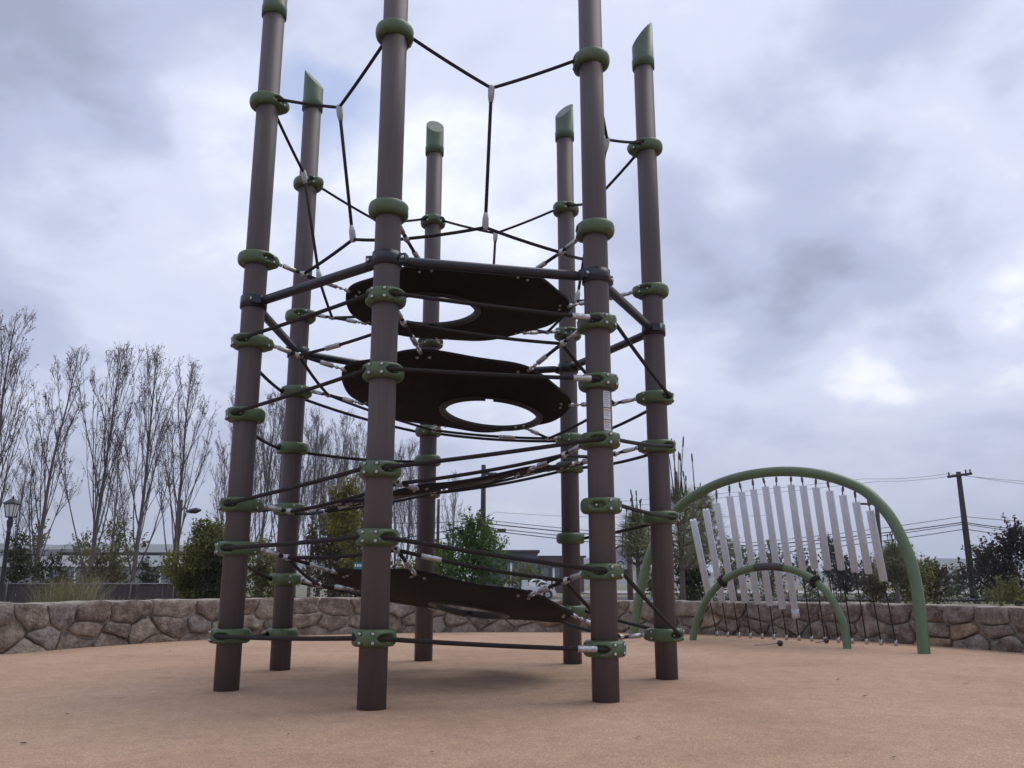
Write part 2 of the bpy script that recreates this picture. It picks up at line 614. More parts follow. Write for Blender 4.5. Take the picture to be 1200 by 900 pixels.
# ------------------------------------------------------------------ the stone wall
wall = thing('stone_wall', 'low curved fieldstone wall with pale mortar running behind the climbing tower', 'stone wall', (WC.x, WC.y + WR, 0))
WO = Vector((WC.x, WC.y + WR, 0))
b = MB()
NW = 320
prof = [(.012, -.12), (.012, .20), (.012, .34), (.02, .985), (.10, 1.0), (.28, 1.0), (.40, .97), (.42, .5), (.42, -.3)]
rows = []
for k in range(NW + 1):
    s = WLEN * k / NW
    p, n = wall_at(s)
    h = wall_top(s)
    row = []
    for j, (d, z) in enumerate(prof):
        if j == 0: zz = -.12
        elif j == 8: zz = -.3
        elif j == 1: zz = h * .5
        elif j == 2: zz = h * .9
        else: zz = h * z
        if j in (4, 5): zz += .006 * mnoise.noise(Vector((s * 5, j, 1)))
        q = p - n * (d + .0)
        row.append(len(b.v)); b.v.append((q.x - WO.x, q.y - WO.y, zz))
    rows.append(row)
for k in range(NW):
    for j in range(len(prof) - 1):
        b.face((rows[k][j], rows[k][j + 1], rows[k + 1][j + 1], rows[k + 1][j]), 0, True)
b.build('mortar', M['mortar'], wall)


def clip(poly, p0, nrm_):
    out = []
    for i in range(len(poly)):
        a, c = poly[i], poly[(i + 1) % len(poly)]
        da, dc = (a - p0).dot(nrm_), (c - p0).dot(nrm_)
        if da <= 0: out.append(a)
        if (da < 0) != (dc < 0) and abs(da - dc) > 1e-12:
            out.append(a.lerp(c, da / (da - dc)))
    return out


def chaikin(poly, k=.22):
    out = []
    for i in range(len(poly)):
        a, c = poly[i], poly[(i + 1) % len(poly)]
        out.append(a.lerp(c, k)); out.append(a.lerp(c, 1 - k))
    return out


# rubble: a course of large long stones on top, smaller wedged ones below
sr = random.Random(21)
seeds = []
S_SPLIT = WLEN * .42
s = .1
while s < WLEN - .1:
    w = sr.choice((sr.uniform(.26, .40), sr.uniform(.40, .62)))
    seeds.append((s + w / 2, sr.uniform(.66, .80), 1.7)); s += w
s = 0
while s < WLEN:
    w = sr.choice((sr.uniform(.18, .32), sr.uniform(.32, .56)))
    seeds.append((s + w / 2, sr.uniform(.22, .46), 1.7)); s += w
s = 0
while s < WLEN:
    w = sr.uniform(.20, .62)
    seeds.append((s + w / 2, sr.uniform(-.02, .16), 1.7)); s += w
if len(seeds) > 296:
    seeds = [q for q in seeds if .6 < q[0] < WLEN - .6]
for (ss, zz, asp) in seeds:
    h = wall_top(ss)
    c = Vector((ss / asp, zz * h))
    poly = [Vector(((ss - .5) / asp, -.03)), Vector(((ss + .5) / asp, -.03)), Vector(((ss + .5) / asp, h + sr.uniform(-.016, .008))), Vector(((ss - .5) / asp, h + sr.uniform(-.016, .008)))]
    for (s2, z2, a2) in seeds:
        if abs(s2 - ss) > .9 or (s2 == ss and z2 == zz): continue
        c2 = Vector((s2 / asp, z2 * h))
        d = c2 - c
        if d.length < 1e-6: continue
        n_ = d.normalized()
        tw = sr.uniform(-.30, .30)
        n_ = Vector((n_.x * math.cos(tw) - n_.y * math.sin(tw), n_.x * math.sin(tw) + n_.y * math.cos(tw))) if False else n_
        poly = clip(poly, c + d * .5 - n_ * sr.uniform(.001, .006), n_)
        if len(poly) < 3: break
    if len(poly) < 3: continue
    ar = abs(sum(poly[i].x * poly[(i + 1) % len(poly)].y - poly[(i + 1) % len(poly)].x * poly[i].y for i in range(len(poly)))) / 2
    if ar < .0022: continue
    # wandering, chipped outline
    rough_ = []
    for i in range(len(poly)):
        a_, c_ = poly[i], poly[(i + 1) % len(poly)]
        m_ = max(1, int((c_ - a_).length / .045))
        for q_ in range(m_):
            rough_.append(a_.lerp(c_, q_ / m_))
    if len(rough_) < 4: continue
    mid_ = sum(rough_, Vector((0, 0))) / len(rough_)
    poly = []
    for i, q_ in enumerate(rough_):
        a_, c_ = rough_[i - 1], rough_[(i + 1) % len(rough_)]
        q2 = q_ * .8 + (a_ + c_) * .1
        w_ = Vector((mnoise.noise(Vector((q_.x * 7, q_.y * 7, 1))), mnoise.noise(Vector((q_.x * 7, q_.y * 7, 9))))) * .030
        w_ += Vector((mnoise.noise(Vector((q_.x * 24, q_.y * 24, 3))), mnoise.noise(Vector((q_.x * 24, q_.y * 24, 6))))) * .010
        q2 = q2 + w_ + (mid_ - q2).normalized() * abs(mnoise.noise(Vector((q_.x * 31, q_.y * 31, ss)))) * .007
        q2.y = min(q2.y, h + .010)
        poly.append(q2)
    cen = sum(poly, Vector((0, 0))) / len(poly)
    mb = MB()
    proud = sr.uniform(.008, .040)
    tx, tz = sr.uniform(-.10, .10), sr.uniform(-.16, .10)
    seedv = Vector((sr.uniform(0, 99), sr.uniform(0, 99), 0))
    ringsv = []
    for sc_, dep in ((1.01, -.06), (1.0, proud * .35), (.95, proud * .92), (.6, proud * 1.0)):
        row = []
        for q in poly:
            r_ = cen + (q - cen) * sc_
            p, n = wall_at(r_.x * asp)
            dd = dep
            if dep > 0:
                dd += (r_.x - cen.x) * tx + (r_.y - cen.y) * tz + .016 * mnoise.noise(seedv + Vector((r_.x * 18, r_.y * 18, 0))) + .010 * mnoise.noise(seedv + Vector((r_.x * 55, r_.y * 55, 4)))
            row.append(len(mb.v))
            mb.v.append((p.x + n.x * dd - WO.x, p.y + n.y * dd - WO.y, max(r_.y, -.05)))
        ringsv.append(row)
    p, n = wall_at(cen.x * asp)
    dd = proud * 1.0 + .016 * mnoise.noise(seedv + Vector((cen.x * 22, cen.y * 22, 0)))
    ci = len(mb.v); mb.v.append((p.x + n.x * dd - WO.x, p.y + n.y * dd - WO.y, cen.y))
    nn = len(poly)
    for r0, r1 in zip(ringsv, ringsv[1:]):
        for i in range(nn):
            j = (i + 1) % nn
            mb.face((r0[i], r0[j], r1[j], r1[i]), 0, r0 is not ringsv[0])
    for i in range(nn):
        mb.face((ringsv[-1][i], ringsv[-1][(i + 1) % nn], ci), 0, True)
    wts = [.40, .20, .22, .02, .16] if ss < S_SPLIT * 1.2 else [.40, .10, .36, .05, .09]
    mb.build('stone', sr.choices(M['stone'], wts)[0], wall)

# ------------------------------------------------------------------ the climbing tower
TC = Vector((-.3687, 5.541))
ORDER = ['P1', 'P2', 'P4', 'P5', 'BR', 'BM', 'BL']
POST = {'P1': (-1.565, 4.964), 'P2': (-.656, 4.251), 'P4': (.466, 4.51), 'P5': (.951, 5.546), 'BR': (.443, 6.578), 'BM': (-.673, 6.829), 'BL': (-1.573, 6.111)}
PR = .0685
tower = thing('climbing_tower', 'tall rope climbing tower of seven brown posts with green clamps and black rubber decks', 'climbing tower', (TC.x, TC.y, 0))
TO = Vector((TC.x, TC.y, 0))


def P3(n, z, r=None, turn=0.0, rr=0.0):
    """point on the axis of a post (or at radius r from the tower axis), pushed rr outwards after turning"""
    p = Vector(POST[n]) - TC
    d = p.normalized()
    q = p if r is None else d * r
    if rr:
        a = math.radians(turn)
        q = q + Vector((d.x * math.cos(a) - d.y * math.sin(a), d.x * math.sin(a) + d.y * math.cos(a))) * rr
    return Vector((q.x, q.y, z))


def out_ang(n):
    p = Vector(POST[n]) - TC
    return math.atan2(p.y, p.x)


# post + cap meshes (x axis = outwards)
CAPZ = 4.195
b = MB()
b.lathe([(0, -.05), (PR, -.05), (PR, 1.4), (PR, 2.8), (PR, CAPZ + .05), (0, CAPZ + .05)], 40)
post_me = b.mesh('post', [M['post']])
b = MB()
n = 40
profc = [(PR + .001, 0), (PR + .011, .002), (PR + .012, .07), (PR + .008, .078)]
b.lathe(profc, n)
base_i = len(b.v) - n
top = []
for k in range(n):
    q = 2 * math.pi * k / n
    r = PR + .008
    x = r * math.cos(q)
    z = .182 + (x + r) / (2 * r) * .19
    top.append(len(b.v)); b.v.append((x, r * math.sin(q), z))
for k in range(n):
    k2 = (k + 1) % n
    b.face((base_i + k, base_i + k2, top[k2], top[k]))
inner = []
for k in range(n):
    q = 2 * math.pi * k / n
    r = PR + .004
    x = r * math.cos(q)
    z = .185 + (x + PR + .008) / (2 * (PR + .008)) * .19
    inner.append(len(b.v)); b.v.append((x, r * math.sin(q), z))
for k in range(n):
    k2 = (k + 1) % n
    b.face((top[k], top[k2], inner[k2], inner[k]))
b.face(inner, 0, False)
cap_me = b.mesh('cap', [M['cap']])
b = MB()
b.tube([(-.0845, -.02, .03), (-.09, -.02, .03)], .008, 8)
b.tube([(-.0845, .03, .1), (-.088, .03, .1)], .007, 8)
screw_me = b.mesh('screws', [M['rim']])
posts = {}
for n_ in ORDER:
    p = P3(n_, 0)
    o = link('post', post_me, tower, (p.x, p.y, 0), out_ang(n_))
    link('cap', cap_me, o, (0, 0, CAPZ))
    posts[n_] = o

# green moulded clamps ------------------------------------------------------


def angd(a, c):
    return abs((a - c + 180) % 360 - 180)


def collar_mesh(outw, inw):
    """outw/inw: a bolted plate with two rope mouths faces out of / into the tower"""
    mb = MB()
    n = 72
    half = .0405
    prof = [(PR - .001, -half * .92), (PR + .010, -half), (PR + .023, -half * .95), (PR + .033, -half * .72), (PR + .0372, -half * .34),
            (PR + .0380, 0), (PR + .0372, half * .34), (PR + .033, half * .72), (PR + .023, half * .95), (PR + .010, half), (PR - .001, half * .92)]
    mouths = []
    if outw: mouths += [54, -54]
    if inw and not outw: mouths += [180 + 52, 180 - 52]

    def fn(r, z, q):
        d = math.degrees(q)
        ext = (r - PR) / .038
        rr = r + .007 * ext * math.cos(q) ** 2
        if inw: rr += .024 * max(0, ext) * max(0, 1 - angd(d, 180) / 26) ** .6 * (1 if abs(z) < half * .8 else .6)
        for mdeg in mouths:
            u = angd(d, mdeg) / 25
            w = abs(z) / (half * .50)
            k = u * u + w * w
            if k < 1:
                rr = min(rr, r - .028 * min(1, (1 - k) * 2.2) * max(ext, 0))
        return rr
    # finer rows for the mouths
    fine = []
    for (r0, z0), (r1, z1) in zip(prof, prof[1:]):
        for t in (0, .5):
            fine.append((r0 + (r1 - r0) * t, z0 + (z1 - z0) * t))
    fine.append(prof[-1])
    mb.lathe(fine, n, fn=fn)
    return mb.mesh('collar', [M['green']])


def bolt_mesh(outw, inw):
    mb = MB()

    def bolt(deg, z, r):
        a = math.radians(deg)
        d = Vector((math.cos(a), math.sin(a), 0))
        p = d * r + Vector((0, 0, z))
        mb.tube([p - d * .012, p + d * .001, p + d * .0012], [.0125, .0125, .009], 10, 1)
        mb.tube([p - d * .012, p + d * .004, p + d * .0065], [.0085, .0085, .005], 8)
    if outw:
        for s in (-1, 1):
            for zz in (-.021, .021):
                bolt(s * 17, zz, PR + .0425)
        for s in (-1, 1):
            bolt(s * 60, 0, PR + .013)
    if inw:
        for s in (-1, 1):
            for zz in (-.019, .019):
                bolt(180 + s * 30, zz, PR + .0405)
    if inw and not outw:
        for s in (-1, 1):
            bolt(180 + s * 58, 0, PR + .012)
    return mb.mesh('bolts', [M['bolt'], M['rim']])


CM = {k: (collar_mesh(*v), bolt_mesh(*v)) for k, v in {'hand': (True, False), 'deck': (True, True), 'net': (False, True)}.items()}


def collar(n_, z, kind):
    p = P3(n_, z)
    o = link('collar', CM[kind][0], tower, (p.x, p.y, z), out_ang(n_) + math.radians(rnd.uniform(-4, 4)))
    bo = link('bolts', CM[kind][1], o, (0, 0, 0))
    bo['kind'] = 'stuff'
    return o


DECK_Z = {1: {n: 2.50 for n in ORDER},
          2: dict(P1=1.974, P2=2.012, P4=1.952, P5=1.759, BR=1.656, BM=1.762, BL=1.924),
          3: dict(P1=1.008, P2=1.117, P4=1.305, P5=1.435, BR=1.437, BM=1.27, BL=1.079),
          4: dict(P1=.762, P2=.788, P4=.629, P5=.26, BR=.372, BM=.44, BL=.598)}
HAND_Z = {'low': dict(P1=.288, P2=.32, P4=.252, BL=.233), 'mid': dict(P1=1.531, P2=1.614, P4=1.621, BL=1.511, BM=1.525),
          'side': dict(P4=.963, P5=.978, BR=.901)}
TOPZ = 3.567
for n_ in ORDER:
    collar(n_, TOPZ, 'net')
    collar(n_, 2.5, 'net')
    for k in (2, 3, 4):
        collar(n_, DECK_Z[k][n_], 'deck')
for d_ in HAND_Z.values():
    for n_, z in d_.items():
        collar(n_, z, 'hand')

# ropes ---------------------------------------------------------------------
RR = .0102


def sagged(a, c, sag, n=10):
    return [a.lerp(c, i / n) + Vector((0, 0, -sag * 4 * (i / n) * (1 - i / n))) for i in range(n + 1)]


def rope(pts, ferr=(), r=RR):
    """a rope along pts; ferr = list of (start, end) fractions of its length with a swaged steel sleeve"""
    mb = MB()
    mb.tube(pts, r, 8)
    o = mb.build('rope', M['rope'], tower)
    L = [0]
    for p, q in zip(pts, pts[1:]): L.append(L[-1] + (q - p).length)

    def pos(f):
        d = f * L[-1]
        for i in range(len(L) - 1):
            if L[i + 1] >= d:
                return pts[i].lerp(pts[i + 1], (d - L[i]) / max(L[i + 1] - L[i], 1e-9))
        return pts[-1]
    for f0, f1 in ferr:
        fb = MB()
        p, q = pos(f0), pos(f1)
        d = q - p
        fb.tube([p, p + d * .04, p + d * .45, p + d * .5, p + d * .55, p + d * .96, q],
                [r * 1.05, r * 1.55, r * 1.55, r * 1.35, r * 1.55, r * 1.55, r * 1.05], 10)
        fb.build('sleeve', M['steel'], o)
    return o


def hand(i, j, zi, zj, sag=.012, ferr=()):
    a0 = P3(i, zi, None, 22, PR + .010); a1 = P3(i, zi, None, 30, PR + .029); a2 = P3(i, zi, None, 56, PR + .028)
    b0 = P3(j, zj, None, -22, PR + .010); b1 = P3(j, zj, None, -30, PR + .029); b2 = P3(j, zj, None, -56, PR + .028)
    # leave the mouth tangentially
    dirv = (P3(j, zj) - P3(i, zi)).normalized()
    a2 = a1 + dirv * .05; b2 = b1 - dirv * .05
    rope([a0, a1, a2] + sagged(a2, b2, sag)[1:-1] + [b2, b1, b0], ferr, .0112)


def seq(d_):
    return [(ORDER[i], ORDER[(i + 1) % 7]) for i in range(7) if ORDER[i] in d_ and ORDER[(i + 1) % 7] in d_]


for key, d_ in (('deck2', DECK_Z[2]), ('mid', HAND_Z['mid']), ('deck3', DECK_Z[3]), ('side', HAND_Z['side']), ('deck4', DECK_Z[4]), ('low', HAND_Z['low'])):
    for i, j in seq(d_):
        fr = ()
        if (i, j) == ('P2', 'P4'): fr = ((.84, .925),)
        elif j == 'BM' and key == 'mid': fr = ((.86, .93),)
        if (i, j) == ('P2', 'P4') and key in ('deck3', 'deck4'): fr = ()
        sg = .005 if 'P2' in (i, j) else (.008 if key in ('side', 'deck4') or 'P4' in (i, j) else .020)
        hand(i, j, d_[i], d_[j], sg, fr)

# nodes and deck corners
DECK = {1: (2.391, .011, -.023, (-.20, .05), .32), 2: (1.777, -.081, -.121, (.222, .315), .322),
        3: (1.193, .172, .104, (-.08, -.02), .30), 4: (.486, -.147, -.158, (.08, .43), .235)}


def deck_z(k, x, y):
    h, gx, gy = DECK[k][:3]
    return h + gx * x + gy * y


NODE = {}
for k in DECK:
    for n_ in ORDER:
        zc_ = DECK_Z[k][n_]
        q = P3(n_, 0, 1.04)
        cz = deck_z(k, *P3(n_, 0, .75).xy)
        NODE[k, n_] = Vector((q.x, q.y, zc_ - .03 + (cz - zc_) * .12))

UPT, LOT = {}, {}
for i in range(7):
    a, c = ORDER[i], ORDER[(i + 1) % 7]
    m_ = (P3(a, 0, 1.21) + P3(c, 0, 1.21)) / 2
    UPT[a, c] = Vector((m_.x, m_.y, 3.375))
    m_ = (P3(a, 0, 1.04) + P3(c, 0, 1.04)) / 2
    LOT[a, c] = Vector((m_.x, m_.y, 2.572))


def sphere(mb, c, r, n=10, m=6, mat=0):
    b0 = len(mb.v)
    for i in range(m + 1):
        t = math.pi * i / m
        for k in range(n):
            q = 2 * math.pi * k / n
            mb.v.append((c[0] + r * math.sin(t) * math.cos(q), c[1] + r * math.sin(t) * math.sin(q), c[2] + r * math.cos(t)))
    for i in range(m):
        for k in range(n):
            k2 = (k + 1) % n
            mb.face((b0 + i * n + k, b0 + (i + 1) * n + k, b0 + (i + 1) * n + k2, b0 + i * n + k2), mat)


for k in DECK:
    for i in range(7):
        a, c = ORDER[i], ORDER[(i + 1) % 7]
        A_, B_ = NODE[k, a], NODE[k, c]
        if k == 1:
            T = LOT[a, c]
            rope(sagged(A_, T, .006, 5) + sagged(T, B_, .006, 5)[1:])
        else:
            fr = ((.14, .26),) if (k == 4 and (a, c) == ('P2', 'P4')) else (((.28, .42),) if (k == 2 and a in ('P1', 'BR')) else ())
            rope(sagged(A_, B_, .014), fr)
    for n_ in ORDER:
        N_ = NODE[k, n_]
        pz = DECK_Z[k][n_]
        a = P3(n_, pz, 1.322 - PR - .050)
        # eye bolt, swaged sleeve, clamp
        mb = MB()
        d = (N_ - a)
        mb.tube([a - d * .25, a + d * .02, a + d * .06, a + d * .18], [.007, .007, .015, .013], 8)
        mb.tube([a + d * .20, a + d * .22, a + d * .68, a + d * .70], [.009, .0145, .0145, .009], 10)
        mb.build('eye_bolt', M['steel'], tower)
        rope([a + d * .66, a + d * .85, N_])
        mb = MB()
        sphere(mb, N_, .0195, 10, 6)
        mb.tube([N_ - d.normalized() * .026, N_ + d.normalized() * .026], .014, 8)
        mb.build('rope_clamp', M['steel'], tower)
        e = P3(n_, 0, .755)
        E_ = Vector((e.x, e.y, deck_z(k, e.x, e.y)))
        d = E_ - N_
        rope([N_, N_ + d * .3, N_ + d * .5])
        mb = MB()
        mb.tube([N_ + d * .46, N_ + d * .48, N_ + d * .74, N_ + d * .76], [.010, .0155, .0155, .010], 10)
        mb.tube([N_ + d * .76, N_ + d * .98], .006, 8)
        sphere(mb, N_ + d * .84, .012, 8, 5)
        mb.tube([N_ + d * .93, N_ + d * 1.06], .013, 8)
        mb.build('turnbuckle', M['steel'], tower)

# hanging tee ropes of the crown
for i in range(7):
    a, c = ORDER[i], ORDER[(i + 1) % 7]
    U, T = UPT[a, c], LOT[a, c]
    pa = P3(a, TOPZ, None, 180 - 50, PR + .014); pc = P3(c, TOPZ, None, 180 + 50, PR + .014)
    pa2 = P3(a, TOPZ - .004, None, 180 - 56, PR + .042); pc2 = P3(c, TOPZ - .004, None, 180 + 56, PR + .042)
    rope([pa] + sagged(pa2, U, .006, 7) + sagged(U, pc2, .006, 7)[1:] + [pc], ((.06, .16),) if (a, c) == ('BL', 'P1') else ())
    rope([U, U.lerp(T, .5) + Vector((0, 0, 0)), T])
    for q, s in ((U, -1), (T, 1)):
        mb = MB()
        d = (T - U).normalized() * (-s)
        mb.tube([q - d * -.018 * 0 - d * .016, q, q + d * .05 * -1 * -1, q + d * .085], [.013, .020, .019, .012], 10)
        sphere(mb, q, .019, 10, 6)
        mb.build('rope_tee', M['tee'], tower)

# bar ring with clamps
BZ = 2.222
for n_ in ORDER:
    mb = MB()
    mb.lathe([(PR, -.037), (PR + .010, -.036), (PR + .011, 0), (PR + .010, .036), (PR, .037)], 32)
    for sgn in (-1, 1):
        mb.box((0, sgn * (PR + .022), 0), (.05, .04, .05))
    p = P3(n_, BZ)
    o = mb.build('bar_clamp', M['bar'], tower, (p.x, p.y, BZ), out_ang(n_) + math.pi / 2 * 0)
    mb = MB()
    for sgn in (-1, 1):
        for sx in (-1, 1):
            mb.tube([(sx * .024, sgn * (PR + .026), 0), (sx * .034, sgn * (PR + .026), 0), (sx * .038, sgn * (PR + .026), 0)], [.011, .011, .006], 8)
    bo = mb.build('bolts', M['bolt'], o)
    bo['kind'] = 'stuff'
for i in range(7):
    a, c = P3(ORDER[i], BZ), P3(ORDER[(i + 1) % 7], BZ)
    d = (c - a).normalized()
    mb = MB()
    a1, c1 = a + d * (PR + .006), c - d * (PR + .006)
    mb.tube([a1, a1 + d * .02, a1 + d * .05, c1 - d * .05, c1 - d * .02, c1], [.019, .024, .0275, .0275, .024, .019], 16)
    mb.build('crossbar', M['bar'], tower)

# rubber decks
TH0 = out_ang('P1')
for k, (h, gx, gy, hc, hr) in DECK.items():
    mb = MB()
    n = 140
    hc = Vector(hc)
    th = .008
    loops = []

    def outline(q):
        c7 = math.cos(7 * (q - TH0))
        return .745 + .008 * c7 + .004 * math.sin(5 * q + k)
    rowsd = []
    for f in (0, .03, .35, .7, .97, 1):
        row = []
        for i in range(n):
            q = 2 * math.pi * i / n
            o_ = Vector((math.cos(q), math.sin(q))) * outline(q)
            # matching direction on the hole circle
            hi = hc + Vector((math.cos(q), math.sin(q))) * hr
            p = hi.lerp(o_, f)
            w = .010 * math.cos(7 * (q - TH0)) * f * f + .006 * mnoise.noise(Vector((p.x * 3, p.y * 3, k * 7)))
            row.append((p.x, p.y, deck_z(k, p.x, p.y) + w))
        rowsd.append(row)
    top_i, bot_i = [], []
    for row in rowsd:
        t_, b_ = [], []
        for (x, y, z) in row:
            t_.append(len(mb.v)); mb.v.append((x, y, z + th))
            b_.append(len(mb.v)); mb.v.append((x, y, z - th))
        top_i.append(t_); bot_i.append(b_)
    R = len(rowsd)
    for r in range(R - 1):
        for i in range(n):
            j = (i + 1) % n
            mb.face((top_i[r][i], top_i[r + 1][i], top_i[r + 1][j], top_i[r][j]))
            mb.face((bot_i[r][i], bot_i[r][j], bot_i[r + 1][j], bot_i[r + 1][i]))
    for i in range(n):
        j = (i + 1) % n
        mb.face((top_i[0][i], top_i[0][j], bot_i[0][j], bot_i[0][i]), 0, False)
        mb.face((top_i[-1][i], bot_i[-1][i], bot_i[-1][j], top_i[-1][j]), 0, False)
    deck = mb.build('rubber_deck', M['rubber'], tower)
    # moulded rim round the crawl hole, with a gap where its ends meet
    mb = MB()
    nn = 60
    pr = [(.0, .014), (.0, -.022), (.014, -.025), (.042, -.014), (.042, -.0085)]
    rows_ = []
    for i in range(nn + 1):
        q = math.radians(-86 if k == 2 else 96) + (2 * math.pi - math.radians(9)) * i / nn
        row = []
        for (dr, dz) in pr:
            x = hc.x + math.cos(q) * (hr - .004 + dr); y = hc.y + math.sin(q) * (hr - .004 + dr)
            row.append(len(mb.v)); mb.v.append((x, y, deck_z(k, x, y) + dz))
        rows_.append(row)
    for i in range(nn):
        for j in range(len(pr) - 1):
            mb.face((rows_[i][j], rows_[i][j + 1], rows_[i + 1][j + 1], rows_[i + 1][j]))
    mb.build('hole_rim', M['rim'], deck)
    mb = MB()
    for n_ in ORDER:
        for sgn in (-1, 1):
            for rr_ in (.69,):
                q = out_ang(n_) + sgn * .055
                x, y = rr_ * math.cos(q), rr_ * math.sin(q)
                z = deck_z(k, x, y)
                mb.tube([(x, y, z - .006), (x, y, z - .014), (x, y, z - .019)], [.010, .010, .006], 8)
    bo = mb.build('bolts', M['steel'], deck)
    bo['kind'] = 'stuff'

# warning labels on the front right post
p4 = P3('P4', 0)
lab_a = math.atan2(-TC.y - p4.y, -TC.x - p4.x) + math.radians(40)


def sticker(z1, z0, header):
    mb = MB()
    w = .048

    def patch(za, zb, a0, a1, off, mat):
        n = 6
        b0 = len(mb.v)
        for i in range(n + 1):
            a = lab_a + (a0 + (a1 - a0) * i / n) / PR
            for z in (za, zb):
                mb.v.append(((PR + off) * math.cos(a), (PR + off) * math.sin(a), z))
        for i in range(n):
            mb.face((b0 + 2 * i, b0 + 2 * i + 2, b0 + 2 * i + 3, b0 + 2 * i + 1), mat)
    patch(z0, z1, -w / 2, w / 2, .0008, 0)
    zt = z1 - .006
    if header:
        patch(zt - .008, zt, -w / 2 + .002, w / 2 - .002, .0014, 1)
        patch(zt - .007, zt - .001, -w / 2 + .006, -w / 2 + .014, .002, 2)
        zt -= .013
    while zt - .006 > z0 + .005:
        e = rnd.uniform(.62, 1) * (w - .010)
        patch(zt - .0042, zt, -w / 2 + .005, -w / 2 + .005 + e, .0014, 2)
        zt -= .0098
    g = Matrix.Rotation(0, 4, 'Z')
    o = mb.build('warning_label', [M['sticker'], M['orange'], M['inkgrey']], posts['P4'])
    o.rotation_euler = (0, 0, -out_ang('P4'))
    return o


sticker(1.565, 1.478, False)
sticker(1.472, 1.413, True)
sticker(1.408, 1.352, True)

# ------------------------------------------------------------------ chime arch
G0 = Vector((1.3142, 9.7043, 0)); G1 = Vector((3.4372, 7.4925, 0))
U_ = (G1 - G0).normalized(); N_ = Vector((-U_.y, U_.x, 0))
LEAN = .20


def arch_pt(u, z, off=0.0):
    return G0 + U_ * u + N_ * (off + LEAN * z) + Vector((0, 0, z))


chime = thing('chime_arch', 'large green pipe arch hung with fifteen long silver chime tubes', 'chime arch', tuple((G0 + G1) / 2))
CO = (G0 + G1) / 2
prof = [(1.533, -.12), (1.533, 0), (1.515, .25), (1.49, .5), (1.435, .78), (1.31, 1.08), (1.17, 1.28), (.975, 1.45), (.65, 1.59), (.33, 1.662), (0, 1.685)]
cu = 1.533
pts = [arch_pt(cu - w, z) for w, z in prof] + [arch_pt(cu + w, z) for w, z in reversed(prof[:-1])]
pts = [p - CO for p in spline(pts, 6)]
b = MB()
b.tube(pts, .050, 20)
b.build('arch_pipe', M['pipegreen'], chime)
arch_w = [p + CO for p in pts]

tops = [(812, 609), (827, 597), (840, 589), (855, 581), (869, 576), (883, 573), (897, 570), (910, 569), (927, 568), (941, 569), (956, 571), (972, 575), (987.5, 580), (1003, 588), (1019.5, 598)]
botf = [704, 705, 705, 706, 708, 710, 714, 724.5, 668, 667, 668, 668, 670, 672, 680]
anch_y = [741.5, 753]
AN0, AN1 = Vector((2.27, 9.90, 0)), Vector((3.60, 8.40, 0))
for i in range(15):
    px, py = tops[i]
    # where the hook line meets the leaning plane of the arch
    z = 1.4
    for _ in range(6):
        d = dir_of(px, py)
        off = LEAN * z + .05
        t = ((G0 + N_ * off) - Vector((0, 0, EYE))).dot(N_) / d.dot(N_)
        q = Vector((0, 0, EYE)) + d * t
        z = q.z
    T = q
    A = AN0.lerp(AN1, i / 14) + Vector((0, 0, .02))
    # hook on the pipe above
    hk = min(arch_w, key=lambda p: abs((p - T).dot(U_)) + (0 if p.z > T.z else 9))
    hk = hk + (T - hk).normalized() * .045
    f = (botf[i] - py) / ((741.5 + 11.5 * i / 14) - py)
    f = f * .985
    B = T.lerp(A, f)
    axis = (B - T).normalized()
    mb = MB()
    r = .036
    mb.tube([T - CO, T - CO + axis * .002, B - CO - axis * .002, B - CO], [r - .002, r, r, r - .002], 18)
    t_ = mb.build('chime_tube', M['alu'], chime)
    if i == 7:
        mb2 = MB()
        mb2.tube([B - CO - axis * .085, B - CO - axis * .083, B - CO + axis * .002], [r, r + .0025, r + .0025], 18)
        mb2.build('end_sleeve', M['alu'], t_)
    mb = MB()
    mb.tube([hk - CO, hk.lerp(T, .12) - CO, hk.lerp(T, .2) - CO, hk.lerp(T, .62) - CO, hk.lerp(T, .68) - CO, T - CO],
            [.006, .006, .0125, .0125, .006, .006], 8)
    mb.build('hanger', M['fencepost'], t_)
    mb = MB()
    mb.tube([B - CO, B.lerp(A, .5) - CO + Vector((0, 0, -.006)), A - CO], .0062, 6)
    mb.build('stay_cable', M['rope'], t_)
    mb = MB()
    mb.tube([A - CO + Vector((0, 0, -.03)), A - CO + Vector((0, 0, .012)), A - CO + Vector((0, 0, .03)), A - CO + Vector((0, 0, .034))], [.016, .016, .013, .006], 10)
    mb.build('ground_anchor', M['steel'], t_)

# the low arch in front
sm = thing('mallet_arch', 'low green pipe arch with dark cord wraps in front of the silver chimes', 'pipe arch', tuple(G0 + U_ * 1.54))
SO = G0 + U_ * 1.54
prof = [(.826, -.1), (.826, 0), (.80, .15), (.767, .26), (.65, .46), (.478, .61), (.27, .70), (0, .735)]
pts = [arch_pt(1.54 - w, z, .08) - SO for w, z in prof] + [arch_pt(1.54 + w, z, .08) - SO for w, z in reversed(prof[:-1])]
pts = spline(pts, 6)
b = MB()
b.tube(pts, .036, 18)
b.build('arch_pipe', M['pipegreen'], sm)
mid = len(pts) // 2
b = MB()
b.tube(pts[mid - 3:mid + 5], .0385, 16)
b.build('dark_sleeve', M['rim'], sm)
for idx in (mid - 13, mid + 13):
    c_, d_ = pts[idx], (pts[idx + 1] - pts[idx - 1]).normalized()
    a_ = d_.cross(Vector((0, 0, 1))).normalized(); e_ = a_.cross(d_)
    b = MB()
    for w_ in range(3):
        cc = c_ + d_ * (w_ - 1) * .017
        b.tube([cc + (a_ * math.cos(2 * math.pi * k / 20) + e_ * math.sin(2 * math.pi * k / 20)) * (.050 + .006 * math.sin(w_ * 2 + k)) for k in range(20)], .009, 6, closed=True)
    o = b.build('cord_wrap', M['rope'], sm)
